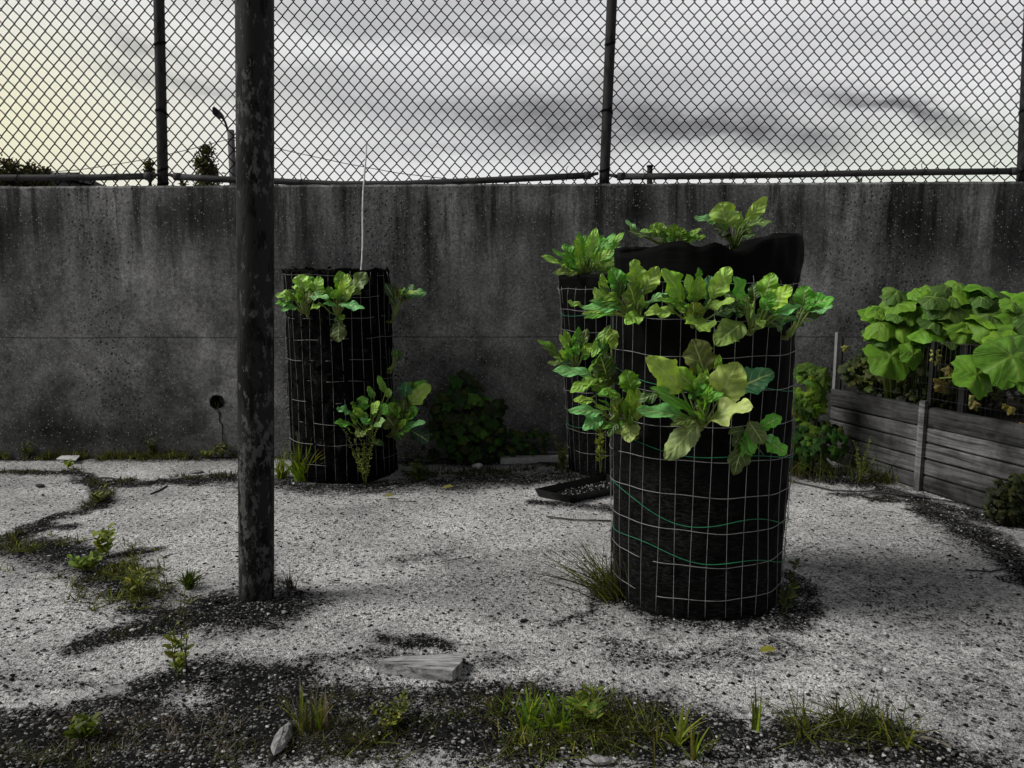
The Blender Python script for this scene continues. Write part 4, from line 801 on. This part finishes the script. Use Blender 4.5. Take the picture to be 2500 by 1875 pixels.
m, zt = plank_wall(pB+dirB*.02, pB+dirB*2.6, 5, hts, [.6, .85, 1.0, 1.1, .45], 3); m.build('plank_side', M_wood, bed, False)
m = MB(); ang = math.atan2(dirB.y, dirB.x); rot = Matrix.Rotation(ang, 3, 'Z')
out_n = Vector((dirB.y, -dirB.x, 0)); out_n = out_n if out_n.y < 0 else -out_n
m.box(pB+out_n*.013+dirB*.009+Vector((0, 0, .215)), (.024, .020, .43), rot, gray(1.1)); m.box(pB+out_n*.010-dirB*.012+Vector((0, 0, .213)), (.010, .016, .425), rot, gray(1.3)); m.build('corner_post', M_wood, bed, False)
# soil inside
inn = -out_n; q = [pA+inn*.05, pB+inn*.05, pB+dirB*2.6+inn*.05]
m = MB(); m.add([Vector((v_.x, v_.y, .33)) for v_ in q]+[Vector((q[2].x, 4.3, .33)), Vector((q[0].x, 4.28, .33))], [(0, 1, 2, 3, 4)]); m.build('soil', M_soil, bed)
# wire screen on the bed
scr = empty('wire_screen', pA+Vector((0, 0, .4)), 'fine wire mesh screen on posts above the planks', 'garden fence')
sA = pA+inn*.02; sB = pB+inn*.02; sD = pB+dirB*2.4+inn*.02
zA = atY(*Z5(320, 500), sA.y).z
zTop = zA
def vpost(base, z0, z1, w_, mat, name='post'):
    m = MB(); m.box(base+Vector((0, 0, (z0+z1)/2)), (w_, w_, z1-z0), rot, gray(1)); m.build(name, mat, scr, False)
vpost(sA+Vector((0, -.01, 0)), .36, zTop, .020, plain('pale_post', gray(.20), .8)); vpost(sA+(sB-sA)*.07, .4, zTop-.03, .010, M_darkpost)
vpost(sB+inn*.01, .40, zTop+.0, .020, M_darkpost); vpost(sB+dirB*.16+inn*.03, .38, zTop, .030, plain('dark_post', gray(.014), .8, .1))
m = MB()
for a_, b_ in ((sA, sB), (sB, sD)):
    L = (b_-a_).length; k = int(L/.025); 
    for i in range(k+1): p = a_.lerp(b_, i/k); m.tube([p+Vector((0, 0, .40)), p+Vector((.002, 0, zTop-.004))], .0006, 4)
    for z in (zTop, zTop-.10, zTop-.2, .44): m.tube([a_+Vector((0, 0, z)), b_+Vector((0, 0, z))], .0012 if z == zTop else .0007, 4)
m.build('wire_panel', plain('dull_wire', gray(.045), .7), scr)
# undergrowth in the bed and squash plant
YL = [(.30, .30, .05), (.24, .22, .05), (.34, .33, .10)]
def inbed(p): return p.z > .34 and (p-pB).dot(inn) > .03 and ((p-pA).dot(Vector((1, 0, 0))) > 0)
pc = atY(*Z5(600, 730), 4.02); bush('bean_plant', 'dim leafy plants behind the wire screen at the wall end of the bed', 'vegetable plant', pc, (.22, .11, .10), 330, .026, [(.02, .035, .006), (.04, .06, .008), (.07, .09, .012)], 91, base=(pc.x, pc.y, .33), fn=lambda p: p.z > .33)
pc = atY(*Z5(1050, 760), 3.85); bush('dying_vines', 'tangle of dark stems and leaves under the squash canopy', 'vegetable plant', pc, (.62, .22, .17), 520, .026, [(.012, .018, .005), (.03, .04, .008), (.05, .06, .01)], 92, stems=40, base=(pc.x, pc.y, .33), fn=lambda p: p.z > .33 and inbed(p))
def squash():
    rnd = random.Random(12); base = atY(*Z5(1050, 900), 3.85); base.z = .33
    e = empty('squash_plant', base, 'huge-leaved bright green squash sprawling over the wooden bed', 'vegetable plant'); lf = MB(); st = MB(); yl = MB()
    SG = [(.065, .16, .006), (.10, .24, .008), (.13, .29, .010), (.04, .10, .005)]
    L = [(690, 270, 75, 0), (800, 262, 55, 0), (880, 262, 70, 0), (975, 245, 115, 0), (1190, 265, 120, 0), (1340, 310, 100, 0), (1420, 330, 110, 0), (555, 390, 75, .0), (600, 360, 70, 0), (690, 340, 90, .05), (790, 370, 110, .05), (700, 410, 95, .02), (900, 340, 90, 0),
         (1000, 335, 110, .08), (1110, 330, 80, .02), (1250, 320, 80, 0), (1370, 390, 100, .1), (640, 500, 95, .08), (560, 480, 70, .0), (740, 470, 85, .1), (850, 480, 95, .12), (930, 420, 90, .1), (1000, 430, 90, .08), (1090, 455, 85, .15), (1200, 420, 95, .12), (1235, 485, 90, .2),
         (650, 640, 120, .18), (780, 630, 70, .2), (1080, 580, 95, -.05), (1350, 640, 150, .62), (1150, 745, 115, .60), (1420, 520, 120, .5), (1440, 760, 100, .6), (1230, 660, 90, .55), (1410, 440, 100, .1), (960, 500, 80, .05), (1300, 540, 100, .3), (1500, 640, 130, .6), (1500, 400, 120, .1), (1560, 500, 130, .1), (740, 560, 60, .0), (1140, 380, 80, .05), (830, 300, 80, -.05), (1060, 290, 90, -.06), (1280, 420, 90, .02), (1600, 350, 130, 0), (1340, 470, 90, .05),
         (620, 420, 60, .0), (760, 300, 80, -.05), (1440, 250+130, 90, -.05)]
    L += [(rnd.uniform(560, 1450), rnd.uniform(290, 540), rnd.uniform(45, 80), rnd.uniform(-.1, .14)) for _ in range(40)]+[(1040, 222, 80, 0), (1180, 240, 90, 0), (690, 258, 60, 0), (980, 240, 70, .03)]
    for (x, y, rad_, fw) in L:
        Y = 3.86-fw*.8-(x-500)*.00022; p = atY(*Z5(x, y), Y); size = rad_/2.37*mpp(Y, p.z)*1.25; low = y > 560
        nrm = Vector((rnd.uniform(-.6, .4), -.50-(.5 if low else 0)+rnd.uniform(-.35, .25), 1.0+rnd.uniform(-.1, .2)-(.4 if low else 0)))
        lobed(lf, p, nrm, Vector((rnd.uniform(-.9, .9), -.4, -.8)), size, jit(rnd.choice(SG), .15, rnd), rnd, 5, rnd.uniform(.08, .18), rnd.uniform(.1, .7), 6, 40, .07)
        b0 = base+Vector(((p.x-base.x)*.7, (4.0-base.y)*.3, 0)); st.tube([b0, (b0+p)/2+Vector((0, .03, .07)), p+Vector((0, .005, -.004))], [.006, .005, .003], 6, (.12, .17, .03))
    lf.build('foliage', M_squash, e); st.build('stem', M_stem, e)
    for (x, y, rad_) in [(390, 590, 28), (910, 640, 38), (910, 610, 30), (990, 720, 40), (1085, 680, 30), (950, 800, 65), (1210, 780, 55), (1180, 790, 40), (1110, 890, 45), (1140, 920, 40), (1350, 950, 35), (1360, 715, 50), (1400, 720, 40), (1410, 1040, 30), (1000, 740, 30), (920, 670, 30), (1320, 930, 30)]:
        Y = 3.72-(x-500)*.0003; p = atY(*Z5(x, y), Y); lobed(yl, p, Vector((rnd.uniform(-.5, .5), -1, .3)), Vector((rnd.uniform(-.5, .5), 0, -1)), rad_/2.37*mpp(Y, p.z), jit(rnd.choice(YL), .2, rnd), rnd, 5, .4, .3, 4, 24, .12)
    o = yl.build('withered_leaves', M_weed, e)
squash()

# ------------------------------------------------------------------ tray, wood, stones, litter
def slab(name, mat, outline, z0, z1, jitz=.004, seed=1):
    rnd = random.Random(seed); mb = MB(); n = len(outline); P = [Vector((p.x, p.y, 0)) for p in outline]; c = sum(P, Vector())/n
    vv = [p+Vector((0, 0, z0)) for p in P]+[p+Vector((0, 0, z1+rnd.uniform(-jitz, jitz))) for p in P]
    inn_ = [c+(p-c)*.6+Vector((0, 0, z1+rnd.uniform(0, jitz*2))) for p in P]; vv += inn_+[c+Vector((0, 0, z1+jitz))]
    fs = [(i, (i+1) % n, n+(i+1) % n, n+i) for i in range(n)]+[(n+i, n+(i+1) % n, 2*n+(i+1) % n, 2*n+i) for i in range(n)]+[(2*n+i, 2*n+(i+1) % n, 3*n) for i in range(n)]+[tuple(range(n))[::-1]]
    mb.add(vv, fs); return mb.build(name, mat, smooth=False)
t = MT('split_wood', .85, .25); gg = t.noise(1.0, 8, .75, t.scaled((9, 90, 40)), .5); t.col(t.mix(t.ramp(gg, .36, .62), gray(.05), gray(.55))); t.bump(gg, 1, .008); M_chunk = t.m
Z7 = zoomer(600, 1500, 2.458)
pts = [gnd(*Z7(x, y)) for x, y in [(790, 350), (1060, 392), (1240, 408), (1300, 345), (1300, 300), (880, 315)]]
o = slab('wood_offcut', M_chunk, pts, 0, .030, .002, 3); tag(o, 'weathered split wooden offcut lying on the gravel in front', 'wood piece')
def stone(name, label, px, py, size, seed, mat=M_rock, cat='stone', group=None, z=0):
    rnd = random.Random(seed); c = G(px, py); mb = MB(); n = 12; vv = []; 
    import mathutils
    for i in range(7):
        ph = math.pi*i/6
        for k in range(n):
            a = 2*math.pi*k/n; r_ = 1+.28*(mathutils.noise.noise(Vector((math.cos(a)*1.3+seed, math.sin(a)*1.3, ph))))+rnd.uniform(-.05, .05)
            vv.append(c+Vector((size[0]*math.sin(ph)*math.cos(a)*r_, size[1]*math.sin(ph)*math.sin(a)*r_, size[2]*.5+size[2]*.6*math.cos(ph)*r_+z)))
    mb.add(vv, [(i*n+k, i*n+(k+1) % n, (i+1)*n+(k+1) % n, (i+1)*n+k) for i in range(6) for k in range(n)]); o = mb.build(name, mat, smooth=False); return tag(o, label, cat, group)
stone('stone', 'long pale stone lying upright-on in the front weeds, left of the broad grass clump', 611, 1605, (.018, .055, .022), 1)
stone('stone', 'flat pale stone at the bottom edge right of centre', 1290, 1648, (.034, .014, .012), 2)
stone('stone', 'flat whitish stone at the edge of the dark soil, lower left', 253, 1492, (.032, .022, .006), 3)
stone('stone', 'small pale stone in the crack below the wall drain', 424, 1022, (.035, .03, .014), 4)
stone('stone', 'small white crumpled lump beside the rear planters at the wall foot', 1032, 1012, (.030, .02, .026), 5, M_paper, 'litter')
stone('stone', 'pale pebble in the lower right crack with a root', 1985, 1600, (.013, .010, .006), 6)
stone('stone', 'dark clod of stone on the pale concrete at the far left', 87, 1052, (.02, .016, .014), 7, plain('dark_stone', gray(.04), .9))
stone('stone', 'small pale stone beside the wood offcut to its left', 663, 1436, (.014, .012, .008), 8)
o = slab('paper_sheet', M_paper, [G(122, 1000), G(165, 1003), G(174, 993), G(133, 993)], 0.02, .024, .002); tag(o, 'flat white sheet of litter lying near the wall at the left', 'litter')
p0 = gnd(*zoomer(950, 900, 3.687)(1000, 860)); p1 = gnd(*zoomer(950, 900, 3.687)(1640, 850)); m = MB()
m.box((p0+p1)/2+Vector((0, .02, .018)), ((p1-p0).length, .05, .034), Matrix.Rotation(math.atan2((p1-p0).y, (p1-p0).x), 3, 'Z'), jit=.002); o = m.build('board', M_paper, smooth=False); tag(o, 'white painted board lying along the wall foot beside the slim planter', 'board')
m = MB(); m.box((p0+p1)/2+Vector((-.02, .10, .022)), ((p1-p0).length*1.15, .04, .04), Matrix.Rotation(.01, 3, 'Z'), gray(.9), jit=.002); o = m.build('board', M_wood, smooth=False); tag(o, 'dull grey board lying right against the wall behind the white board', 'board')
# seed tray
Zt = zoomer(950, 900, 3.687)
tc_ = [gnd(*Zt(1310, 1100), .03), gnd(*Zt(1620, 1165), .03), gnd(*Zt(2150, 1060), .03), gnd(*Zt(1960, 960), .03)]
def tray():
    e = empty('seed_tray', (tc_[0].x, tc_[0].y, 0), 'shallow black tray of wet grit on the ground behind the near planter', 'tray'); m = MB(); c = sum(tc_, Vector())/4
    outer = [Vector((p.x, p.y, .035)) for p in tc_]; o2 = [c+(p-c)*.97 for p in outer]; lo = [Vector(((c+(p-c)*.90).x, (c+(p-c)*.90).y, .006)) for p in outer]; lob = [Vector(((c+(p-c)*.92).x, (c+(p-c)*.92).y, .001)) for p in outer]
    for p in range(4): outer[p].z = .040; o2[p].z = .040
    vv = lob+outer+o2+lo; m.add(vv, [(l*4+i, l*4+(i+1) % 4, (l+1)*4+(i+1) % 4, (l+1)*4+i) for l in range(3) for i in range(4)]+[(12, 13, 14, 15), (3, 2, 1, 0)]); m.build('tray', M_black, e, False)
    g_ = MB(); rnd = random.Random(3)
    for i in range(900):
        u, v_ = rnd.random(), rnd.random(); p = (lo[0].lerp(lo[1], u)).lerp(lo[3].lerp(lo[2], u), v_); s = rnd.uniform(.002, .005); k = rnd.choice([.006, .01, .02, .05, .3])
        g_.add([p+Vector(q)*s+Vector((0, 0, .003)) for q in ICO], ICF, (k, k, k))
    o = g_.build('grit', bpy.data.materials['gravel_stones'], e, False); o['kind'] = 'stuff'
tray()
def fallen(px, py, s, col, ang, label, seed):
    rnd = random.Random(seed); c = G(px, py)+Vector((0, 0, .012)); d = Vector((math.cos(ang), math.sin(ang), .12)); m = MB(); blade(m, c-d*s, c+d*s, s*1.0, Vector((0, -.3, 1)), col, .12, .2, .25, 8, 4, rnd, .3); o = m.build('fallen_leaf', M_weed); tag(o, label, 'fallen leaf', 'fallen leaves on the concrete')
fallen(1658, 1413, .024, (.22, .22, .03), .05, 'yellow fallen leaf below the near planter', 1)
fallen(968, 1057, .028, (.26, .25, .06), .1, 'pale yellow fallen leaf in front of the wall bush', 2)
fallen(840, 1076, .026, (.22, .20, .06), 0, 'pale fallen leaf in front of the ragged planter', 3)
# dark debris bits and twigs
def debris():
    rnd = random.Random(9); m = MB()
    for i in range(900):
        px, py = rnd.uniform(0, 2212), 1050+600*rnd.random()**1.3; c = G(px, py); L = rnd.uniform(.003, .009); a = rnd.uniform(0, 3.14); d = Vector((math.cos(a), math.sin(a), 0))
        if c.y > 4.2: continue
        k = rnd.uniform(.006, .03); s = rnd.uniform(.002, .005); m.add([c+Vector((q[0]*L*.8, q[1]*L*.8, q[2]*s*.6+.003)) for q in ICO], ICF, (k, k, k))
    tag(m.build('debris', bpy.data.materials['gravel_stones'], smooth=False), kind='stuff')
debris()
def twig(pts, label, r_=.002, mat=M_twig):
    P = [G(*p)+Vector((0, 0, .006)) for p in pts]; m = MB(); m.tube(P, r_, 6); tag(m.build('twig', mat), label, 'twig')
twig([(325, 1070), (345, 1062), (361, 1052)], 'short dark twig on the concrete left of the pole', .004)
twig([(1180, 1118), (1240, 1126), (1320, 1128)], 'long dark twig lying just below the black tray', .0035)
twig([(840, 1085), (900, 1086)], 'thin dark twig below the ragged planter'); twig([(950, 1218), (1020, 1205)], 'faint thin twig in the middle of the bright concrete', .0016)
twig([(1700, 1040), (1800, 1062), (1900, 1066), (2010, 1080)], 'long dark branch lying before the wooden bed', .004); twig([(1900, 1050), (2000, 1078), (2080, 1090)], 'dark branch along the foot of the wooden bed', .004)
twig([(2120, 1180), (2160, 1200), (2205, 1230)], 'dark branched twig at the right edge', .004); twig([(2085, 1235), (2140, 1238), (2212, 1226)], 'crossing dark twig at the right edge, below the branched one', .003)
twig([(1975, 1650 - 55), (2010, 1602), (2040, 1612), (2055, 1622)], 'pale root fragment in the lower right crack', .004, M_straw)

# ------------------------------------------------------------------ beyond the fence
def far(px, py, D): return atY(*PP(px, py), D)
D0 = 24; sl_ = empty('street_lamp', (far(499, 400, D0).x, D0, 0), 'street lamp with a curved arm on a pole beyond the fence', 'street lamp')
m = MB(); tp = far(498.5, 281, D0); m.tube([Vector((tp.x, D0, 0)), tp], [.12, .10], 12); m.build('pole', plain('lamp_pole_wood', gray(.09), .8), sl_)
m = MB(); m.tube([far(*p, D0) for p in [(498, 298), (493, 285), (487, 265), (480, 252)]], .035, 8); m.build('arm', M_darkpost, sl_)
a_, b_ = far(482, 256, D0), far(462, 234, D0); m = MB(); d_ = (b_-a_); up_ = Vector((-d_.z, 0, d_.x)).normalized()*(1 if d_.x > 0 else -1)
for y_ in (0,):
    prof_ = [(0, .0, .03), (.25, -.10, .07), (.65, -.13, .09), (1, -.02, .07), (1.02, .05, .07), (.5, .07, .09), (.1, .06, .05)]
    vv = [a_+d_*q_+up_*h_+Vector((0, s_*w_*1.3, 0)) for s_ in (-1, 1) for (q_, h_, w_) in prof_]; k_ = len(prof_)
    m.add(vv, [tuple(range(k_)), tuple(range(k_, 2*k_))[::-1]]+[(i, (i+1) % k_, k_+(i+1) % k_, k_+i) for i in range(k_)]); m.build('lamp_head', M_darkpost, sl_)
def cable(pts, label, D):
    m = MB(); m.tube([far(*p, D) for p in pts], .011, 5); tag(m.build('overhead_cable', M_darkpost), label, 'cable', 'overhead cables')
cable([(90, 373), (170, 367), (250, 355), (330, 342), (420, 320), (497, 300)], 'thin overhead cable running left from the street lamp pole', 23.9)
cable([(500, 302), (560, 312), (640, 330), (740, 352), (860, 374), (980, 388), (1100, 395)], 'thin overhead cable sagging right from the street lamp pole', 23.9)
m = MB(); q = far(1404, 361, 9); m.tube([Vector((q.x, 9, 0)), q], .032, 10); m.tube([q, q+Vector((0, 0, .02))], .038, 10); tag(m.build('distant_post', M_darkpost), 'short dark post top showing behind the fence right of the middle post', 'post')
def tree(px, pw, ptop, D, label, seed, n=900, cols=None, pw_=.75):
    rnd = random.Random(seed); t_ = far(px, ptop, D); w_ = (far(px+pw/2, 400, D)-far(px-pw/2, 400, D)).x/2; e = empty('tree', (t_.x, D, 0), label, 'tree', 'trees beyond the fence'); ht = t_.z
    tr = MB(); tr.tube([Vector((t_.x, D, 0)), Vector((t_.x+.05, D, ht*.5)), Vector((t_.x, D, ht*.95))], [.14, .09, .02], 8); lf = MB(); zb = 1.6
    cl = []
    for k in range(34 if pw_ > .5 else 70):
        q = rnd.random() if pw_ > .5 else .45+.55*rnd.random(); z = zb+(ht-zb)*q; rr_ = w_*(1-q)**pw_; a = rnd.uniform(0, 6.28); c = Vector((t_.x+math.cos(a)*rr_*rnd.uniform(.2, 1), D+math.sin(a)*rr_*.7, z)); cl.append((c, .12*w_+.22*w_*(1-q)))
        tr.tube([Vector((t_.x, D, max(1., z-.5))), c], [.03, .01], 5)
    for i in range(n):
        c, s = rnd.choice(cl); p = c+Vector((rnd.gauss(0, 1), rnd.gauss(0, 1), rnd.gauss(0, 1)))*s*.8
        dd = Vector((rnd.uniform(-1, 1), rnd.uniform(-1, 1), rnd.uniform(-.6, 1))).normalized()*.10; sd_ = dd.orthogonal().normalized()*.028
        lf.add([p, p+dd*.5+sd_, p+dd, p+dd*.5-sd_], [(0, 1, 2, 3)], jit(rnd.choice(cols or [(.05, .05, .01), (.03, .035, .01), (.08, .07, .015)]), .2, rnd))
    lf.build('crown', M_weed, e); tr.build('trunk', M_bark, e)
tree(443, 120, 316, 20, 'spiky little tree beyond the fence beside the street lamp', 1, 3600)
tree(322, 70, 354, 21, 'small low tree beyond the fence left of the left fence post', 2, 900)
tree(395, 70, 393, 22, 'very low shrub-like tree top between the left fence post and the lamp', 3, 500)
tree(1925-70, 34, 383, 20, 'tiny tree top just above the wall below the right rail', 4, 160)
rnd = random.Random(5); hb = empty('house', (far(30, 400, 26).x, 27, 0), 'low building beyond the wall at the far left under trees', 'building')
m = MB(); x0, x1 = far(-60, 400, 26).x, far(110, 400, 26).x; zr = far(60, 383, 26).z; m.box(((x0+x1)/2, 27.5, zr/2), (x1-x0, 3, zr)); m.build('wall', plain('far_wall', gray(.10), .8), hb, False)
m = MB(); m.add([(x0-.2, 25.8, zr), (x1+.3, 25.8, zr), (x1+.1, 27.5, zr+.35), (x0, 27.5, zr+.35), (x0-.2, 29.2, zr), (x1+.3, 29.2, zr)], [(0, 1, 2, 3), (3, 2, 5, 4), (1, 5, 2), (0, 3, 4)]); m.build('roof', plain('far_roof', gray(.035), .8), hb, False)
tree(8, 110, 350, 24, 'dense dark treetop at the far left over the low building', 6, 3500, pw_=.2); tree(62, 100, 362, 24.5, 'lower dense treetop right of the far left one, over the low building', 7, 3000, pw_=.2); tree(100, 50, 368, 25, 'rightmost treetop above the low building', 8, 1500, pw_=.25)
print('objects', len(bpy.data.objects), 'polys', sum(len(m_.polygons) for m_ in bpy.data.meshes))
